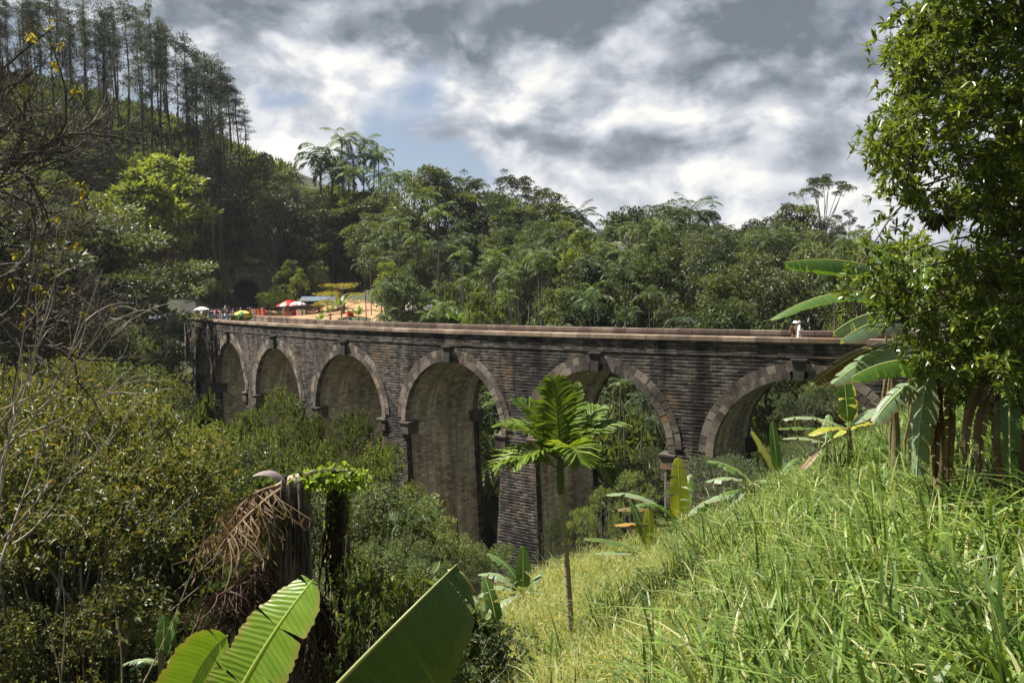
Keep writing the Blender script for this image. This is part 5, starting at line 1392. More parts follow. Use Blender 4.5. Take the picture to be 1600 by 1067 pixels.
# grey leaf sheath at the top
P = bez(loc8(446, 752), loc8(430, 728), loc8(398, 737), 10); V = []
for i, q in enumerate(P):
    w = .055 * math.sin(math.pi * (i + .6) / 10.2) ** .7 + .01
    for a in np.linspace(-1.3, 1.3, 7): V.append(q + np.array([.02 * math.sin(a), w * math.sin(a), w * math.cos(a) * .8 - .05]))
obj('leaf_sheath', npmesh('leaf_sheath', [(np.array(V), grid_faces(10, 7))], smooth=True), plain('sheath', (.16, .13, .13), .7, .4, 8, .01, c2=(.30, .25, .24)), dp_)
obj('broken_top', npmesh('broken_top', [xform(tube([[0, 0, -.1], [.02, 0, .02], [.06, 0, .06]], [.09, .10, .03], 9), 1, 0, loc8(461, 752, 7.9)), tube([loc8(440, 755, 7.9), loc8(415, 768, 7.8), loc8(398, 766, 7.8)], [.02, .014, .005], 5)], smooth=True), M['twig_pale'], dp_)
# hanging fruit stalks and fronds
def strands(a, b, c, n, ln, mat, nm, w=.0075):
    Pm = bez(loc8(*a), loc8(*b), loc8(*c), 20); T = [tube(Pm, np.linspace(.022, .006, 20), 5)]
    for k in range(n):
        q = Pm[rs.randint(4, 20)]; l = ln * rs.uniform(.4, 1.1)
        e = q + np.array([rs.normal() * .22, rs.normal() * .14, -l]); mid = (q + e) / 2 + np.array([rs.normal() * .14, rs.normal() * .10, rs.normal() * .08])
        T.append(tube(bez(q, mid, e, 6), np.linspace(w, w * .3, 6), 3))
        if k % 2 == 0:
            m_ = 5; Q = bez(q, mid, e, m_ + 1)[1:]; T.append(leaves(Q, rdir(m_) * .6 - UP, .10, .022))
    obj(nm, npmesh(nm, T), M[mat], dp_)
strands((445, 760, 7.9), (395, 790, 7.5), (350, 845, 7.3), 110, .36, 'dry', 'dead_frond')
strands((440, 760, 7.9), (400, 760, 7.7), (365, 800, 7.6), 90, .36, 'dry', 'dead_frond')
strands((440, 830, 7.9), (400, 900, 7.6), (340, 930, 7.4), 170, .40, 'dry_dark', 'dead_frond')
strands((430, 880, 7.9), (390, 930, 7.6), (365, 960, 7.5), 130, .40, 'dry_dark', 'dead_frond')
strands((450, 900, 7.8), (430, 960, 7.4), (410, 1000, 7.4), 110, .45, 'dry_dark', 'dead_frond')
strands((470, 900, 7.8), (500, 940, 7.5), (525, 1000, 7.5), 150, .50, 'dry_dark', 'dead_frond')
strands((465, 920, 7.8), (480, 980, 7.4), (495, 1040, 7.4), 130, .45, 'dry_dark', 'dead_frond')
# branch draped with creeper
bq = bez(loc8(478, 745, 7.9), loc8(520, 728, 8.0), loc8(562, 742, 8.1), 14)
n = 620; i = rs.randint(0, 14, n); P = bq[i] + rs.normal(size=(n, 3)) * [.06, .07, .035]; P[:, 2] -= np.abs(rs.normal(size=n)) * .06
cr_ = [leaves6(P, rdir(n) - UP * .3, .055, .045)]
obj('side_branch', npmesh('side_branch', [tube(bq, np.linspace(.05, .02, 14), 6)], smooth=True), M['rotten'], dp_)
obj('creeper', npmesh('creeper', cr_), M['vine'], dp_)
# second, thinner stump
base2 = gp(527, 8.6); q0 = np.array(at(526, 752, 8.6)) - base2
ds = empty('dead_palm', tuple(base2)); tag(ds, 'slim dark dead trunk overgrown with creeper, right of the rotting palm', 'dead trunk')
zz = np.linspace(0, 1, 60); pf = np.stack([q0[0] * zz, q0[1] * zz, -.2 + (q0[2] + .2) * zz], 1)
tv, tf = tube(pf, np.linspace(.14, .10, 60), 30); A_ = (np.arange(len(tv)) % 30) / 30 * 6.283
cc = np.repeat(pf, 30, 0); tv = cc + (tv - cc) * (1 + .13 * np.sin(A_ * 9) + rs.normal(size=len(tv)) * .05)[:, None]
obj('trunk', npmesh('dead_trunk2', [(tv, tf)], smooth=True), M['rotten'], ds)
n = 700; t_ = rs.uniform(0, 1, n) ** 3; P = np.stack([np.full(n, q0[0]), np.full(n, q0[1]), q0[2] - t_ * .9], 1) + rdir(n) * [.13, .13, .03]
P2 = q0 + rs.normal(size=(260, 3)) * [.16, .08, .04]
obj('creeper', npmesh('creeper', [leaves6(np.concatenate([P, P2]), rdir(n + 260) - UP * .4, .05, .04)]), M['vine'], ds)
T = [tube(bez(q0 + [rs.normal() * .06, -.12, rs.uniform(-.6, 0)], q0 + [rs.normal() * .08, -.14, -.7], q0 + [rs.normal() * .10, -.13, rs.uniform(-1.5, -.8)], 6), .008, 3) for k in range(60)]
obj('root_strand', npmesh('root_strand', T), M['dry_dark'], ds)

# ------------------------------------------------------------------ tall grass on the near slope
rs = np.random.RandomState(88)
def blades(x, y, h, w, lean, curl):
    n = len(x); z = th(x, y); a = rs.uniform(0, 6.283, n); d = np.stack([np.cos(a), np.sin(a), np.zeros(n)], 1); sd = np.stack([-d[:, 1], d[:, 0], np.zeros(n)], 1)
    # turn the blade so it is not always seen edge on
    tw = rs.uniform(-.6, .6, n)[:, None]; sd = unit(sd + d * tw)
    b = np.stack([x, y, z - .03], 1); V = []
    ts = (0, .4, .72, 1.0)
    for i, t in enumerate(ts):
        out = lean * t + curl * t ** 2.6; up = t - curl * .55 * t ** 3
        c = b + d * (h * out)[:, None] + UP * (h * up)[:, None]
        ww = w * (1, 1.05, .75, .08)[i]
        V += [c - sd * (ww / 2)[:, None], c + sd * (ww / 2)[:, None]]
    V = np.stack(V, 1).reshape(-1, 3); k = np.arange(n)[:, None] * 8
    F = np.concatenate([k + [0, 1, 3, 2], k + [2, 3, 5, 4], k + [4, 5, 7, 6]])
    return (V, F)
def sample(n, y0, y1, pw=0.0):
    y = y0 + (y1 - y0) * rs.rand(n) ** (1 - pw); px = rs.uniform(560, 1700, n); x = (px - 800) / F_PX * y
    k = (x > -3.6 + .14 * np.maximum(0, y - 22) + .15 * np.sin(y * 1.3)) & (y < 38 - .1 * x) & (th(x, y) < 1.5); return x[k], y[k]
def fine_zone(x, y):    # fine pale grass on the left, coarse blades to the right
    return 1 / (1 + np.exp(-((.24 + .06 * np.sin(y * .7) - x / y) * 14 + rs.normal(size=len(x)) * .9)))
def tussocks(n, y0, y1, per, zone, hlo, hhi, wlo, whi, spread, lean, curl):
    x, y = sample(n, y0, y1); f = fine_zone(x, y); k = rs.rand(len(x)) < (f if zone else 1 - f); x, y = x[k], y[k]; n = len(x)
    dn = vn(x, y, .9, 4) * .5 + vn(x, y, 2.7, 1) * .3; hc = rs.uniform(hlo, hhi, n) * (1 + .45 * dn); m_ = rs.randint(per // 2, per + per // 2, n)
    X_, Y_, H_ = np.repeat(x, m_), np.repeat(y, m_), np.repeat(hc, m_); a = rs.uniform(0, 6.283, len(X_)); q = np.abs(rs.normal(size=len(X_))) * spread
    sw = np.repeat(rs.normal(size=(n, 2)) * .10, m_, 0)
    X_ = X_ + np.cos(a) * q; Y_ = Y_ + np.sin(a) * q
    return blades2(X_, Y_, H_ * rs.uniform(.55, 1.1, len(X_)), rs.uniform(wlo, whi, len(X_)), rs.uniform(*lean, len(X_)), rs.uniform(*curl, len(X_)), a, sw)
def blades2(x, y, h, w, lean, curl, a, sw):
    n = len(x); z = th(x, y); d = np.stack([np.cos(a) + sw[:, 0], np.sin(a) + sw[:, 1], np.zeros(n)], 1); sd = unit(np.stack([-d[:, 1], d[:, 0], np.zeros(n)], 1)); sd = unit(sd + unit(d) * rs.uniform(-.8, .8, n)[:, None])
    b = np.stack([x, y, z - .04], 1); V = []
    for i, t in enumerate((0, .38, .70, .88, 1.0)):
        out = lean * t + curl * t ** 2.8; up = t - curl * .62 * t ** 3.2
        c = b + d * (h * out)[:, None] + UP * (h * up)[:, None]; ww = w * (.7, 1.05, .9, .55, .06)[i]
        V += [c - sd * (ww / 2)[:, None], c + sd * (ww / 2)[:, None]]
    V = np.stack(V, 1).reshape(-1, 3); k = np.arange(n)[:, None] * 10
    return (V, np.concatenate([k + [2 * i, 2 * i + 1, 2 * i + 3, 2 * i + 2] for i in range(4)]))
coarse = tussocks(7500, 4.5, 38, 16, 0, .35, 1.30, .018, .046, .11, (.02, .28), (.05, .95))
under_ = tussocks(3500, 4.5, 36, 14, 0, .2, .5, .012, .026, .25, (.05, .6), (.2, 1.0))
MG1 = leafmat('grass_coarse', (.045, .090, .014), (.27, .38, .08), (.40, .40, .20), trans=.34, rough=.42, spec=.35, nscale=.6, vary=0)
MG2 = leafmat('grass_fine', (.15, .18, .045), (.46, .46, .16), (.60, .54, .34), trans=.45, rough=.55, spec=.3, nscale=.5, vary=0)
tag(obj('coarse_grass', npmesh('coarse_grass', [coarse, under_]), MG1), kind='stuff')
x, y = sample(110000, 5, 37); f = fine_zone(x, y) * .9 + .12; k = rs.rand(len(x)) < f
x, y = x[k], y[k]; n = len(x); dn = vn(x, y, 1.1, 9)
fine = blades(x, y, rs.uniform(.35, .95, n) * (1 + .25 * dn), rs.uniform(.006, .013, n), rs.uniform(.0, .5, n), rs.uniform(.1, .8, n))
# seed heads
k = rs.rand(n) < .16; sx, sy = x[k], y[k]; m_ = len(sx); c = np.stack([sx, sy, th(sx, sy) + rs.uniform(.45, .85, m_)], 1)
heads = leaves(c, rs.normal(size=(m_, 3)) * .5 + [.2, 0, .5], .14, .022)
tag(obj('fine_grass', npmesh('fine_grass', [fine, heads]), MG2), kind='stuff')
# low leafy weeds between the grass
x, y = sample(9000, 3, 34); K = 7; b = np.repeat(np.stack([x, y, th(x, y)], 1), K, 0); n = len(b)
d = rdir(n); d[:, 2] = np.abs(d[:, 2]) * .9 + .15
wd_ = leaves6(b + UP * rs.uniform(.05, .45, (n, 1)) + rs.normal(size=(n, 3)) * .08, d, .10, .045)
tag(obj('slope_weeds', npmesh('slope_weeds', [wd_]), M['leaf_bright']), kind='stuff')

# ------------------------------------------------------------------ people
PCOL = {'white': (.72, .72, .70), 'pale blue': (.35, .48, .62), 'navy': (.02, .03, .07), 'black': (.015, .015, .017), 'grey': (.22, .22, .23), 'pink': (.62, .27, .28), 'red': (.62, .035, .02), 'orange': (.75, .13, .03),
        'teal': (.10, .32, .33), 'tan': (.42, .27, .16), 'brown': (.13, .07, .04), 'green': (.06, .16, .06), 'khaki': (.28, .24, .15), 'purple': (.16, .08, .22), 'yellow': (.65, .50, .08), 'blue': (.05, .12, .36)}
PM = {k: plain('cloth_' + k.replace(' ', '_'), v, .85, .15, 8) for k, v in PCOL.items()}
SKIN = [plain('skin_%s' % w, c, .55, .08, 4) for w, c in (('fair', (.50, .31, .22)), ('mid', (.33, .18, .11)), ('deep', (.16, .08, .05)))]
HAIR = [plain('hair_black', (.012, .010, .010), .5), plain('hair_brown', (.09, .05, .03), .5), plain('hair_grey', (.3, .29, .28), .6)]
def skin_me(name, V, E, Rr, sub=1):
    me = D.meshes.new(name); bm = bmesh.new(); ly = bm.verts.layers.skin.verify()
    vs = [bm.verts.new(v) for v in V]
    for v, r in zip(vs, Rr):
        v[ly].radius = (r, r) if not isinstance(r, tuple) else r
    vs[0][ly].use_root = True
    for a, b in E: bm.edges.new((vs[a], vs[b]))
    bm.to_mesh(me); bm.free()
    o = D.objects.new('tmp', me); COL.objects.link(o)
    o.modifiers.new('s', 'SKIN').use_smooth_shade = True
    m_ = o.modifiers.new('u', 'SUBSURF'); m_.levels = m_.render_levels = sub
    dg = bpy.context.evaluated_depsgraph_get(); dg.update()
    out = D.meshes.new_from_object(o.evaluated_get(dg)); D.objects.remove(o); out.name = name
    for p_ in out.polygons: p_.use_smooth = True
    return out
def body(pose):
    """joints of a 1.7 m figure facing -Y"""
    J = dict(pel=(0, 0, .94), sp=(0, .01, 1.10), ch=(0, 0, 1.28), nk=(0, .01, 1.44), hb=(0, -.005, 1.52), hm=(0, -.015, 1.60), ht=(0, 0, 1.68), nose=(0, -.105, 1.585))
    J['hipL'], J['hipR'] = (.09, 0, .88), (-.09, 0, .88)
    J['kL'], J['kR'] = (.10, -.01, .49), (-.10, -.01, .49); J['aL'], J['aR'] = (.10, .03, .08), (-.10, .03, .08); J['tL'], J['tR'] = (.12, -.13, .03), (-.12, -.13, .03)
    if pose == 'walk': J.update(kL=(.09, -.20, .50), aL=(.09, -.26, .09), tL=(.10, -.41, .06), kR=(-.09, .06, .49), aR=(-.09, .34, .14), tR=(-.09, .22, .03))
    J['shL'], J['shR'] = (.18, 0, 1.40), (-.18, 0, 1.40); J['eL'], J['eR'] = (.24, .02, 1.12), (-.24, .02, 1.12); J['wL'], J['wR'] = (.25, -.06, .87), (-.25, -.06, .87)
    if pose == 'hold': J.update(eL=(.26, -.08, 1.17), wL=(.20, -.26, 1.36))
    if pose == 'phone': J.update(eL=(.24, -.14, 1.18), wL=(.08, -.33, 1.40), eR=(-.24, -.14, 1.18), wR=(-.08, -.33, 1.40))
    if pose == 'walk': J.update(eL=(.25, .08, 1.13), wL=(.24, .14, .90), eR=(-.25, -.04, 1.13), wR=(-.24, -.20, .93))
    names = list(J); V = [J[n] for n in names]; ix = {n: i for i, n in enumerate(names)}
    rad = dict(pel=(.13, .10), sp=(.12, .09), ch=(.15, .10), nk=.055, hb=.07, hm=(.085, .10), ht=.06, nose=.014, hipL=.085, hipR=.085, kL=.055, kR=.055, aL=.038, aR=.038, tL=.035, tR=.035, shL=.055, shR=.055, eL=.040, eR=.040, wL=.028, wR=.028)
    Rr = [rad[n] for n in names]
    E = [('pel', 'sp'), ('sp', 'ch'), ('ch', 'nk'), ('nk', 'hb'), ('hb', 'hm'), ('hm', 'ht'), ('hm', 'nose'), ('pel', 'hipL'), ('pel', 'hipR'), ('hipL', 'kL'), ('hipR', 'kR'), ('kL', 'aL'), ('kR', 'aR'), ('aL', 'tL'), ('aR', 'tR'), ('ch', 'shL'), ('ch', 'shR'), ('shL', 'eL'), ('shR', 'eR'), ('eL', 'wL'), ('eR', 'wR')]
    E = [(ix[a], ix[b]) for a, b in E]
    for s, sx in (('L', 1), ('R', -1)):
        w = np.array(J['w' + s]); f = unit(w - np.array(J['e' + s])); pm = w + f * .07
        V.append(tuple(pm)); Rr.append((.035, .018)); E.append((ix['w' + s], len(V) - 1)); pi = len(V) - 1
        sd = np.cross(f, [0, 0, 1.]) if abs(f[2]) < .9 else np.array([0, 1., 0])
        sd = unit(sd)
        for k, (o, l) in enumerate(((-.028, .065), (-.010, .078), (.010, .072), (.028, .055))):
            V.append(tuple(pm + sd * o + f * l * .5)); Rr.append(.009); E.append((pi, len(V) - 1))
            V.append(tuple(pm + sd * o * 1.05 + f * l * .9 + np.array([-sx, -.5, 0]) * .012)); Rr.append(.008); E.append((len(V) - 2, len(V) - 1))
        V.append(tuple(w + f * .03 - sd * .05 + np.array([0, -.02, 0]))); Rr.append(.010); E.append((pi, len(V) - 1))
    bod = skin_me('person_body', V, E, Rr)
    off = lambda n: J[n]
    SV = [J['pel'], J['sp'], J['ch'], (0, .005, 1.42), J['shL'], J['shR'], J['eL'], J['eR'], (0, 0, .86)]
    shirt = skin_me('person_shirt', SV, [(0, 1), (1, 2), (2, 3), (2, 4), (2, 5), (4, 6), (5, 7), (0, 8)], [(.15, .12), (.14, .11), (.17, .12), .075, .075, .075, .060, .060, (.155, .125)])
    a = lambda n, t, m: tuple(np.array(J[n]) * (1 - t) + np.array(J[m]) * t)
    TV = [(0, 0, .93), J['hipL'], J['hipR'], J['kL'], J['kR'], a('aL', .08, 'kL'), a('aR', .08, 'kR'), (0, 0, 1.0)]
    tro = skin_me('person_trousers', TV, [(0, 1), (0, 2), (1, 3), (2, 4), (3, 5), (4, 6), (0, 7)], [(.15, .12), .105, .105, .078, .078, .062, .062, (.14, .11)])
    # skirt
    pr = []
    zs_ = [1.02, .95, .8, .55, .3, .14]; rr = [.13, .16, .20, .24, .28, .31]; n = 18; an = np.linspace(0, 6.283, n, endpoint=False); G = []
    for z_, r in zip(zs_, rr):
        wv = 1 + .06 * np.sin(an * 6 + z_ * 3) * (1.05 - z_); G.append(np.stack([np.cos(an) * r * wv, np.sin(an) * r * .85 * wv, np.full(n, z_)], 1))
    G = np.array(G).reshape(-1, 3); F = np.array([[i * n + j, (i + 1) * n + j, (i + 1) * n + (j + 1) % n, i * n + (j + 1) % n] for i in range(5) for j in range(n)])
    skirt = npmesh('person_skirt', [(G, F)], smooth=True)
    # hair: a cap over the back of the skull, optionally long
    def hair(long):
        VV = []; m1, m2 = 9, 14
        for i in range(m1):
            ph = i / (m1 - 1) * 2.15
            for j in range(m2):
                th_ = j / m2 * 6.283; front = max(0, -math.sin(th_)); p_ = ph * (1 - .52 * front)
                VV.append((.094 * math.sin(p_) * math.cos(th_) , .008 + .112 * math.sin(p_) * math.sin(th_), 1.60 + .112 * math.cos(p_) - (.16 * (i / (m1 - 1)) ** 3 * (1 - front) * (math.sin(th_) > -.2) if long else 0)))
        F = [[i * m2 + j, (i + 1) * m2 + j, (i + 1) * m2 + (j + 1) % m2, i * m2 + (j + 1) % m2] for i in range(m1 - 1) for j in range(m2)]
        return npmesh('person_hair', [(np.array(VV), np.array(F))], smooth=True)
    return dict(body=bod, shirt=shirt, trousers=tro, skirt=skirt, hair=hair(False), hair_long=hair(True))
BODY = {k: body(k) for k in ('stand', 'walk', 'hold', 'phone')}
def person(loc, rz, pose, top, bottom, sk=1, hr=0, skirt=False, long=False, h=1.7, label='', group='people walking and standing on the bridge and the track', hat=None, bag=None):
    o = empty('person', tuple(loc), rz, h / 1.7); B = BODY[pose]
    def part(nm, me, mt):
        c = D.objects.new(nm, me); COL.objects.link(c); c.parent = o
        if not me.materials: me.materials.append(mt)
        c.material_slots[0].link = 'OBJECT'; c.material_slots[0].material = mt
        return c
    part('body', B['body'], SKIN[sk]); part('shirt', B['shirt'], PM[top])
    part('skirt' if skirt else 'trousers', B['skirt' if skirt else 'trousers'], PM[bottom])
    part('hair', B['hair_long' if long else 'hair'], HAIR[hr])
    if hat:
        n = 16; an = np.linspace(0, 6.283, n, endpoint=False); G = np.array([[math.cos(a) * r, math.sin(a) * r, z_] for r, z_ in ((.19, 1.645), (.105, 1.665), (.10, 1.74), (.05, 1.755)) for a in an])
        F = np.array([[i * n + j, i * n + (j + 1) % n, (i + 1) * n + (j + 1) % n, (i + 1) * n + j] for i in range(3) for j in range(n)])
        obj('hat', npmesh('hat', [(G, F)], smooth=True), PM[hat], o)
    if bag:
        obj('strap', npmesh('strap', [tube([(.12, .10, 1.40), (.14, -.10, 1.38), (.13, -.12, 1.2), (.12, .10, 1.12)], .015, 5), tube([(-.12, .10, 1.40), (-.14, -.10, 1.38), (-.13, -.12, 1.2), (-.12, .10, 1.12)], .015, 5)]), PM[bag], o)
        bgo = empty('backpack', tuple(loc), rz, h / 1.7)
        me = npmesh('backpack', [box((0, .20, 1.24), (.30, .18, .42), 0, .85), box((0, .30, 1.16), (.22, .06, .22), 0, .9)])
        bo = obj('bag', me, PM[bag], bgo); bv = bo.modifiers.new('b', 'BEVEL'); bv.width = .03; bv.segments = 2
        tag(bgo, '%s backpack on the back of the walker in %s' % (bag, top), 'backpack')
    tag(o, label, 'person', group)
    return o
def umbrella(loc, r, cols, label, h=.85, kind='umbrella', tilt=0, valance=False, n=8):
    o = empty(kind, tuple(loc)); V = []; F = []; mi = []
    for k in range(n):
        for j in range(5):
            rr = r * j / 4
            for q in range(4):
                a = (k + q / 3) / n * 6.283; sc = 1 - .07 * math.sin(math.pi * q / 3) * (j / 4) ** 2
                V.append((rr * sc * math.cos(a), rr * sc * math.sin(a), h - r * .42 * (j / 4) ** 1.8 - .03 * math.sin(math.pi * q / 3) * j / 4))
        b = k * 20
        for j in range(4):
            for q in range(3): F.append([b + j * 4 + q, b + (j + 1) * 4 + q, b + (j + 1) * 4 + q + 1, b + j * 4 + q + 1]); mi.append(k % len(cols))
    me = D.meshes.new('canopy'); me.from_pydata(V, [], F)
    for c in cols: me.materials.append(PM[c])
    for p_, i in zip(me.polygons, mi): p_.material_index = i; p_.use_smooth = True
    c = D.objects.new('canopy', me); COL.objects.link(c); c.parent = o
    so_ = c.modifiers.new('s', 'SOLIDIFY'); so_.thickness = .006
    obj('shaft', npmesh('shaft', [tube([(0, 0, 0), (0, 0, h + .05)], .012 if h < 1.2 else .025, 6)]), PM['grey'], o)
    obj('rib', npmesh('rib', [tube([(0, 0, h - .02), (r * .5 * math.cos(a), r * .5 * math.sin(a), h - r * .14), (r * math.cos(a), r * math.sin(a), h - r * .42)], .005, 4) for a in np.arange(n) / n * 6.283]), PM['black'], o)
    o.rotation_euler = (tilt, tilt * .5, .3)
    tag(o, label, kind.replace('_', ' ')); return o
DECK = -1.0
def deck_pt(px, w):
    """a spot on the deck w metres in from the near face whose column is px (far branch of the curve excluded)"""
    ss = np.linspace(sA(.35), sA(10), 3000); P = bp(ss, w, zcap(ss) + DECK); u, _ = pix_arr(P); i = int(np.argmin(np.abs(u - px))); return P[i]
random.seed(3)
# the crowd on the far end of the deck: column, inset, pose, top, bottom, ...
CR = [
 (303, 2.4, 'stand', 'black', 'black', 'in black at the very end of the curved parapet'), (309, 1.6, 'stand', 'brown', 'tan', 'in a brown top leaning at the parapet end'),
 (316, 2.2, 'hold', 'white', 'khaki', 'in white holding the white umbrella'), (323, 1.8, 'stand', 'black', 'navy', 'in black right of the white umbrella'), (329, 2.6, 'stand', 'navy', 'black', 'in navy behind the person in black'),
 (332, 1.4, 'stand', 'pale blue', 'navy', 'in pale blue with a dark bag strap by the parapet'), (337, 3.8, 'phone', 'pink', 'grey', 'in pink raising a phone above the crowd'), (342, 1.5, 'stand', 'white', 'grey', 'in a loose white shirt with his back to the valley'),
 (345, 3.6, 'stand', 'pink', 'white', 'in pink and white standing mid track'), (350, 1.7, 'stand', 'pale blue', 'white', 'in pale blue and white near the parapet'), (353, 3.4, 'stand', 'grey', 'navy', 'in grey between the pink tops'),
 (357, 4.4, 'walk', 'brown', 'black', 'in brown walking along the rails'), (361, 2.6, 'phone', 'white', 'brown', 'in white and brown taking a picture'), (365, 4.6, 'stand', 'grey', 'black', 'in grey beside the track centre'),
 (368, 3.0, 'stand', 'navy', 'grey', 'in navy with grey trousers'), (371, 5.0, 'walk', 'purple', 'black', 'in purple among the crowd'), (375, 1.7, 'stand', 'teal', 'black', 'in teal left of the yellow and green umbrella'),
 (384, 1.9, 'hold', 'tan', 'brown', 'in tan under the yellow and green umbrella'), (379, 4.2, 'stand', 'black', 'brown', 'in black behind the yellow and green umbrella'), (347, 5.2, 'stand', 'navy', 'black', 'in dark blue far side of the crowd'),
]
_t = ['white', 'navy', 'grey', 'teal', 'pink', 'black', 'khaki', 'pale blue', 'purple', 'brown', 'green', 'yellow']
_p = [(306, 3.6), (313, 4.2), (320, 4.8), (326, 4.4), (335, 5.4), (339, 2.6), (348, 2.6), (355, 1.4), (359, 5.6), (363, 1.5), (367, 1.6), (370, 2.4)]
for (px, w), t in zip(_p, _t): CR.append((px, w, random.choice(['stand', 'walk', 'phone']), t, 'navy' if t in ('khaki', 'green', 'yellow', 'white') else 'khaki', 'in %s %s, %s edge of the deck crowd' % (t, 'with navy trousers' if t in ('khaki', 'green', 'yellow', 'white') else 'with khaki trousers', 'near the far' if w > 3.5 else 'near the close')))
for px, w, pose, t, b, lab in CR:
    q = deck_pt(px, w)
    person(q + [0, 0, .05], random.uniform(-1.2, 1.2) + (0 if random.random() < .5 else 3.14), pose, t, b, sk=random.randrange(3), hr=random.choice([0, 0, 1]), h=random.uniform(1.6, 1.78), long=random.random() < .4, label='person ' + lab, bag=None)
# people on the curved track between the bridge end and the tunnel, and on the yard
CB = [
 (286, 120, 'white', 'navy', 'in white left of the bridge end'), (290, 124, 'pale blue', 'black', 'in pale blue left of the bridge end'), (282, 122, 'navy', 'grey', 'in navy by the blue shed'), (295, 118, 'grey', 'black', 'in grey beside the white board'),
 (334, 132, 'white', 'black', 'in white on the track before the hill'), (341, 136, 'tan', 'navy', 'in tan on the track'), (352, 140, 'white', 'grey', 'in white cap walking towards the tunnel'), (358, 146, 'black', 'black', 'in black walking towards the tunnel'),
 (364, 138, 'pink', 'navy', 'in faded pink on the track'), (370, 150, 'blue', 'black', 'in blue near the tunnel mouth'), (376, 144, 'grey', 'navy', 'in grey near the tunnel mouth'), (383, 154, 'navy', 'black', 'in navy right before the tunnel'),
 (390, 150, 'white', 'black', 'in a white shirt in front of the dark tunnel'), (395, 140, 'pink', 'white', 'in pink left of the two red dresses'), (399, 136, 'tan', 'grey', 'in tan and grey left of the red dresses'), (393, 146, 'purple', 'grey', 'in purple in front of the tunnel'),
 (387, 142, 'black', 'grey', 'in black and grey in front of the tunnel'), (409, 146, 'white', 'white', 'in all white between the red dresses'),
 (443, 128, 'tan', 'pink', 'in tan shorts below the red parasols'), (447, 130, 'brown', 'tan', 'in brown below the red parasols'), (453, 127, 'navy', 'teal', 'in dark blue standing on the dirt yard'),
]
for px, Y, t, b, lab in CB:
    q = gp(px, Y); q[2] = ground(q[0], q[1]) + .2
    person(q, random.uniform(0, 6.28), random.choice(['stand', 'walk', 'stand']), t, b, sk=random.randrange(3), h=random.uniform(1.6, 1.78), hat='white' if 'cap' in lab else None, label='person ' + lab, long=random.random() < .3)
for px, Y, c, lab in ((404, 138, 'orange', 'person in a long orange-red dress, left of the pair near the tunnel'), (412.5, 136, 'red', 'person in a long bright red dress, right of the pair near the tunnel')):
    q = gp(px, Y); person(q + [0, 0, .2], random.uniform(-.5, .5), 'stand', c, c, skirt=True, long=True, label=lab, h=1.72)
# the couple walking on the right
q = deck_pt(1248.5, 2.0); q[2] += .05
person(q, R(70), 'walk', 'white', 'navy', sk=0, hr=2, h=1.76, label='person in a white shirt walking right along the deck, bare-headed', group='two walkers on the right half of the bridge')
q = deck_pt(1242.5, 2.3); q[2] += .05
person(q, R(75), 'walk', 'brown', 'brown', sk=0, hr=1, h=1.70, label='person in brown with a pale sun hat and backpack beside the white-shirted walker', group='two walkers on the right half of the bridge', hat='white', bag='brown')
# umbrellas
q = deck_pt(317.5, 1.9); umbrella(q + [0, -.3, 1.25], 1.05, ['white'], 'open white umbrella over the crowd near the left end of the bridge')
q = deck_pt(382.0, 2.0); umbrella(q + [0, -.3, 1.10], .95, ['yellow', 'green', 'yellow', 'yellow'], 'open yellow and green umbrella in the middle of the crowd', tilt=R(14))
q = deck_pt(388.0, 2.2); umbrella(q + [0, -.3, .85], .8, ['yellow', 'green'], 'yellow and green umbrella tilted to the right behind the other', tilt=R(-32))
q = gp(447, 142); umbrella(q, 1.75, ['red', 'white', 'red', 'red'], 'red and white parasol shading the drinks stall, the left one', h=2.75, kind='parasol')
q = gp(455, 146); umbrella(q, 1.7, ['red'], 'plain red parasol standing behind the other two at the stall', h=3.2, kind='parasol')
q = gp(465, 142); umbrella(q, 1.75, ['white', 'pink', 'white', 'white'], 'faded white and pink parasol, the right one at the drinks stall', h=2.75, kind='parasol')
# white board
q = gp(300, 114); q[2] = -3.6
bd = empty('board', tuple(q), R(10)); obj('panel', npmesh('panel', [xform(box((0, 0, 2.05), (2.1, .05, 1.25)), 1, 0)]), PM['white'], bd); obj('post', npmesh('post', [tube([(-.8, .05, 0), (-.8, .05, 1.6)], .04)]), PM['brown'], bd); obj('post', npmesh('post', [tube([(.8, .05, 0), (.8, .05, 1.6)], .04)]), PM['brown'], bd)
bd.rotation_euler = (0, R(-14), R(10)); tag(bd, 'tilted white board on posts at the left end of the bridge', 'board')
# stall under the parasols
q = gp(456, 144); st_ = empty('drinks_stall', tuple(q), R(5)); tag(st_, 'small drinks stall with a dark red counter under the red parasols', 'stall')
obj('counter', npmesh('counter', [box((0, 0, .5), (2.2, .8, 1.0)), box((0, 0, 1.04), (2.5, 1.0, .07))]), PM['red'], st_)
obj('shelf', npmesh('shelf', [box((0, .6, 1.5), (2.2, .3, .05)), box((-1.05, .6, .75), (.08, .3, 1.5)), box((1.05, .6, .75), (.08, .3, 1.5)), box((0, .6, .9), (2.02, .28, .05))]), PM['brown'], st_)
q = gp(470, 139); fr = empty('chest_freezer', tuple(q), R(5)); tag(fr, 'white chest freezer standing right of the drinks stall', 'freezer')
obj('cabinet', npmesh('cabinet', [box((0, 0, .62), (1.5, .8, 1.1)), box((0, 0, .04), (1.3, .7, .08))]), PM['white'], fr); obj('lid', npmesh('lid', [box((0, 0, 1.22), (1.54, .84, .09))]), PM['grey'], fr)
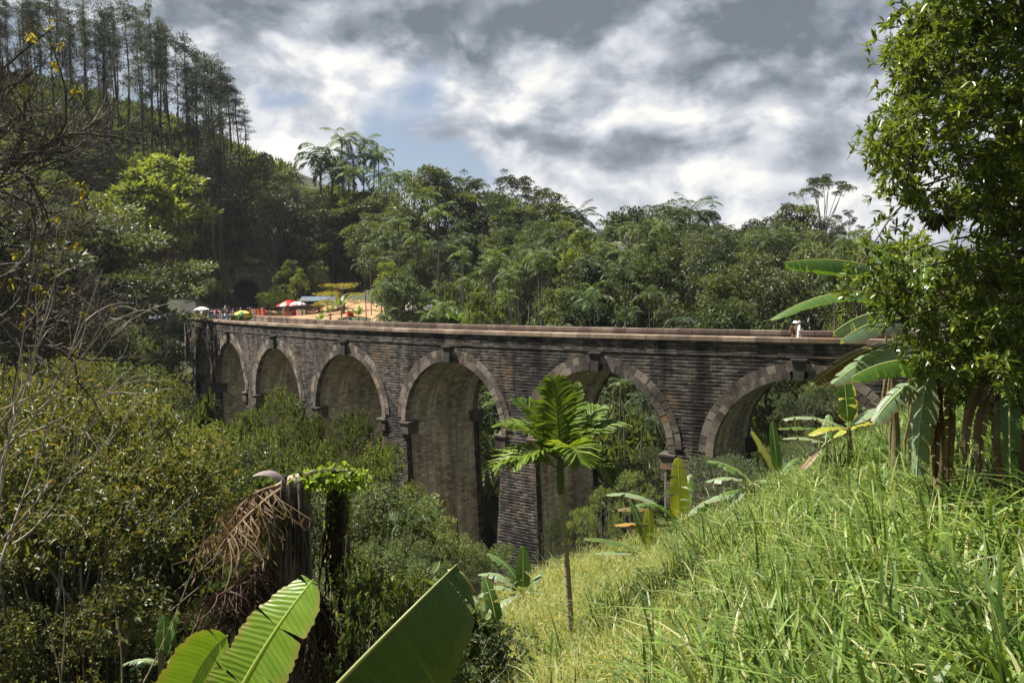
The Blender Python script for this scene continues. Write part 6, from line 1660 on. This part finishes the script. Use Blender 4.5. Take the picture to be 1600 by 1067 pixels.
# sheds
def hut(px, Y, w, d, h, roofc, wallc, label, rz=0, over=.4, pitch=.5, zoff=0, open_=False):
    q = gp(px, Y); q[2] += zoff; o = empty('hut', tuple(q), rz); tag(o, label, 'hut')
    ps = [box((sx * w / 2, sy * d / 2, h / 2), (.14, .14, h)) for sx in (-1, 1) for sy in (-1, 1)]
    for p_ in ps: obj('post', npmesh('post', [p_]), PM['brown'], o)
    if not open_:
        obj('wall', npmesh('wall', [box((0, d / 2 - .05, h / 2), (w - .16, .06, h - .1)), box((-w / 2 + .05, 0, h / 2), (.06, d - .16, h - .1)), box((w / 2 - .05, 0, h / 2), (.06, d - .16, h - .1)), box((0, -d / 2 + .05, .5), (w - .16, .06, 1.0))]), wallc, o)
    a, b = w / 2 + over, d / 2 + over
    V = np.array([(-a, -b, h), (a, -b, h), (a, 0, h + pitch * d / 2), (-a, 0, h + pitch * d / 2), (-a, b, h), (a, b, h)], float); V = np.concatenate([V, V - [0, 0, .09]])
    F = np.array([[0, 1, 2, 3], [3, 2, 5, 4], [7, 6, 9, 8], [8, 9, 10, 11], [6, 7, 1, 0], [4, 5, 11, 10], [6, 0, 3, 9], [9, 3, 4, 10], [1, 7, 8, 2], [2, 8, 11, 5]])
    obj('roof', npmesh('roof', [(V, F)]), roofc, o); return o
tin = plain('tin_roof', (.10, .13, .18), .45, .35, 3); rust = plain('rust_roof', (.28, .25, .23), .6, .35, 2, c2=(.38, .34, .31)); wood = plain('plank', (.20, .11, .06), .85, .4, 4)
M['tin'] = tin
hut(270, 116, 4.5, 3, 2.5, tin, wood, 'low shed with a dark blue sheet roof left of the bridge end', open_=True)
hut(500, 140, 5.5, 3, 2.5, tin, PM['navy'], 'open stall with a dark blue roof right of the parasols', open_=True)
hut(632, 116, 5, 4, 3.4, rust, wood, 'brown wooden shack among the palm trunks', zoff=.3)
hut(655, 112, 3, 3, 2.2, rust, wood, 'small plank platform hut right of the wooden shack', open_=True)
def house(px, top, Y, w, label):
    q = np.array(at(px, top, Y)); g = ground(q[0], q[1]); h = q[2] - g; o = empty('house', (q[0], q[1], g - .3), R(12)); tag(o, label, 'house')
    wh = h - 2.0
    obj('wall', npmesh('wall', [box((0, 0, wh / 2), (w, 5, wh))]), plain('house_wall', (.40, .36, .30), .9), o)
    a, b = w / 2 + .8, 3.4
    V = np.array([(-a, -b, wh), (a, -b, wh), (a, b, wh), (-a, b, wh), (-a + 2.5, 0, h + .3), (a - 2.5, 0, h + .3)], float)
    obj('roof', npmesh('roof', [(V, np.array([[0, 1, 5, 4], [2, 3, 4, 5]])), (V, np.array([[1, 2, 5], [3, 0, 4]])), (V - [0, 0, .1], np.array([[3, 2, 1, 0]]))]), rust, o)
    for x in (-w / 4, w / 4):
        f = obj('window', npmesh('window', [box((x, -2.53, wh - 1.6), (1.2, .08, 1.3))]), PM['brown'], o); obj('pane', npmesh('pane', [box((x, -2.585, wh - 1.6), (1.0, .03, 1.1))]), PM['black'], f)
house(968, 378, 124, 11, 'house with a wide grey roof half hidden by trees on the ridge')
# red drum and bench in the planting by the yard
q = gp(547, 122); o = empty('drum', tuple(q)); tag(o, 'dark red oil drum with a pale lid at the edge of the yard', 'drum')
obj('barrel', npmesh('barrel', [tube([(0, 0, 0), (0, 0, .3), (0, 0, .32), (0, 0, .6), (0, 0, .62), (0, 0, 1.1)], [.5, .5, .53, .5, .53, .5], 16)]), PM['red'], o); obj('lid', npmesh('lid', [tube([(0, 0, 1.08), (0, 0, 1.14), (0, 0, 1.15)], [.54, .54, .01], 16)]), PM['white'], o)
q = gp(527, 119); o = empty('bench', tuple(q)); tag(o, 'pale wooden bench among the bananas by the yard', 'bench')
obj('seat', npmesh('seat', [box((0, 0, .48), (2.6, .5, .07))]), M['twig_pale'], o)
for x in (-1.1, 1.1): obj('leg', npmesh('leg', [box((x, 0, .22), (.12, .45, .44))]), M['twig_pale'], o)
# bananas and low plants along the far parapet
rs = np.random.RandomState(9)
for j, (px, Y, h, L, lab) in enumerate(((515, 118, 1.6, 2.6, 'light green banana plant at the right end of the dirt yard'), (533, 120, 2.0, 2.8, 'tall banana plant with pale leaves beside the bench'), (500, 116, .8, 2.0, 'low banana plant at the near edge of the dirt yard'), (560, 116, 1.2, 2.2, 'banana plant in front of the wooden shack'),
                                      (700, 100, .8, 2.4, 'banana clump showing above the far parapet left of the middle'), (715, 98, .6, 2.2, 'bright banana leaves above the parapet at the middle'), (735, 97, .9, 2.2, 'banana plant right of the bright leaves above the parapet'), (765, 70, 4.0, 3.4, 'large banana plant seen through the sixth arch'), (758, 66, 2.5, 3.0, 'lower banana plant seen through the sixth arch'))):
    g = gp(px, Y)
    if 690 < px < 740: g[2] = max(g[2], -6.0)
    banana(g, h + (2.0 if 690 < px < 740 else 0), [LF(k * 47 + rs.uniform(-15, 15), rs.uniform(35, 80), L * rs.uniform(.7, 1.1), .55, rs.uniform(.4, 1.3), rs.choice(['banana', 'banana', 'banana_pale'])) for k in range(8)], label=lab)

# ------------------------------------------------------------------ labels of the trees
def where(o):
    l = np.array(o.location); d = bridge_dist(l[0], l[1]); px, py = pix(l); Y = l[1]
    h = o.get('h0', 5) * o.scale[2]; _, tp = pix(l + [0, 0, h])
    kn = o['kn']
    if kn == 'pine tree':
        z = 'at the far left' if px < 70 else 'on the left' if px < 160 else 'in the middle' if px < 240 else 'right of the middle' if px < 310 else 'at the right end'
        return z + ' of the hilltop pines' + (', front row' if Y < 165 else ', back row' if Y > 185 else '')
    if d > 0 and not (l[0] < -50 and Y > 100):
        if Y < 24:
            return ('at the lower left edge' if px < 120 else 'left of the dead palm' if px < 420 else 'behind the great banana leaves' if px < 680 else 'at the foot of the grass slope') + (' in front' if Y < 17 else ' further back')
        if Y < 45: return 'in the valley ' + ('at the far left' if px < 180 else 'left of the dead palm' if px < 400 else 'behind the dead palm' if px < 560 else 'below the fifth arch' if px < 680 else 'before the dark pier' if px < 860 else 'right of the lone areca palm' if px < 1060 else 'before the right-hand pier')
        return 'in the valley ' + ('beyond the bare tree' if px < 200 else 'by the left end of the bridge' if px < 330 else 'under the left arches' if px < 560 else 'under the middle arches' if px < 900 else 'under the right-hand arch')
    lay = 'on the skyline' if Y > 128 else 'halfway up the forest' if d < -WID - 28 else 'just behind the bridge'
    if px < 420 or (l[0] < -58): 
        return ('low on the left hill' if l[2] < 8 else 'halfway up the left hill' if l[2] < 22 else 'high on the left hill') + (' behind the bare tree' if px < 150 else ' left of the tunnel' if px < 350 else ' above the tunnel')
    reg_ = 'right of the tunnel' if px < 500 else 'beyond the dirt yard' if px < 620 else 'above the sixth arch' if px < 760 else 'left of the bright tree' if px < 870 else 'by the house on the ridge' if px < 1000 else 'above the marker post' if px < 1120 else 'left of the umbrella tree' if px < 1230 else 'above the two walkers' if px < 1345 else 'behind the leafy tree'
    return lay + ' ' + reg_
from collections import defaultdict
grp = defaultdict(list)
for o in THINGS: grp['%s %s %s' % (o['adj'], o['kn'], where(o))].append(o)
ordn = {1: [''], 2: ['left one', 'right one'], 3: ['left one', 'middle one', 'right one'], 4: ['leftmost', 'left of middle', 'right of middle', 'rightmost'],
        5: ['leftmost', 'left of middle', 'middle one', 'right of middle', 'rightmost']}
GR = {'pine tree': 'pine trees on the hilltop', 'shrub': 'shrubs on the slopes', 'areca palm': 'areca palms in the forest', 'broadleaf tree': 'broadleaf trees in the forest', 'valley tree': 'trees in the valley', 'coconut palm': 'coconut palms in the forest', 'acacia tree': 'flat-tiered trees on the left', 'eucalyptus tree': 'eucalyptus trees on the ridge',
      'fishtail palm': 'shaggy palms beyond the yard', 'bush': 'feathery bushes before the pier', 'tree': 'thicket trees on the near slope'}
def wc(t): return len(t.replace(',', '').replace('-', ' ').split())
def short(t):
    for a_, b_ in (('halfway up the', 'in the mid'), ('broadleaf tree', 'tree'), ('valley tree', 'tree'), ('in the mid left hill', 'midway on the left hill'), ('full-crowned ', ''), ('slim tall', 'slim'), ('nearer inner', 'nearer'), ('right of middle', 'inner right'), ('left of middle', 'inner left'), ('fine-leaved ', ''), ('by the left end of the bridge', 'by the bridge end'), ('open-crowned', 'open'), ('upright-leaved ', ''), (' one', ''), ('middle', 'mid'), ('thin-topped', 'thin')):
        if wc(t) > 16: t = t.replace(a_, b_)
    return t
for k, lst in grp.items():
    sets = [('', lst)]
    if len(lst) > 5:
        lst = sorted(lst, key=lambda o: o.location.y); n_ = math.ceil(len(lst) / 2)
        sets = [(', nearer', lst[:n_]), (', farther', lst[n_:])]
        if n_ > 5: sets = [(', nearer', lst[:len(lst) // 3]), (', middle', lst[len(lst) // 3:2 * len(lst) // 3]), (', farther', lst[2 * len(lst) // 3:])]
    for nm, l_ in sets:
        l_.sort(key=lambda o: pix(np.array(o.location))[0]); names = ordn.get(len(l_))
        for i, o in enumerate(l_):
            o['label'] = short(k + nm + ((' ' if nm else ', ') + names[i] if names and names[i] else ''))
            o['group'] = GR[o['kn']]
for key in ('h0', 'adj', 'kn'):
    for o in COL.objects:
        if key in o: del o[key]
# prototypes that were never placed
for k, o in PR.items():
    if o.name not in USED:
        for c in list(o.children): D.objects.remove(c)
        D.objects.remove(o)


# ------------------------------------------------------------------ humid air
hz_ = D.objects.new('haze', npmesh('haze', [box((0, 0, 28), (8400, 8400, 132))])); COL.objects.link(hz_)
hm = D.materials.new('haze'); hm.use_nodes = True; nt = hm.node_tree; nt.nodes.remove(nt.nodes['Principled BSDF'])
pv = nt.nodes.new('ShaderNodeVolumePrincipled'); pv.inputs['Color'].default_value = (.80, .86, .92, 1); pv.inputs['Density'].default_value = .00011; pv.inputs['Anisotropy'].default_value = .2
nt.links.new(pv.outputs[0], nt.nodes['Material Output'].inputs['Volume'])
hz_.data.materials.append(hm); tag(hz_, kind='stuff')
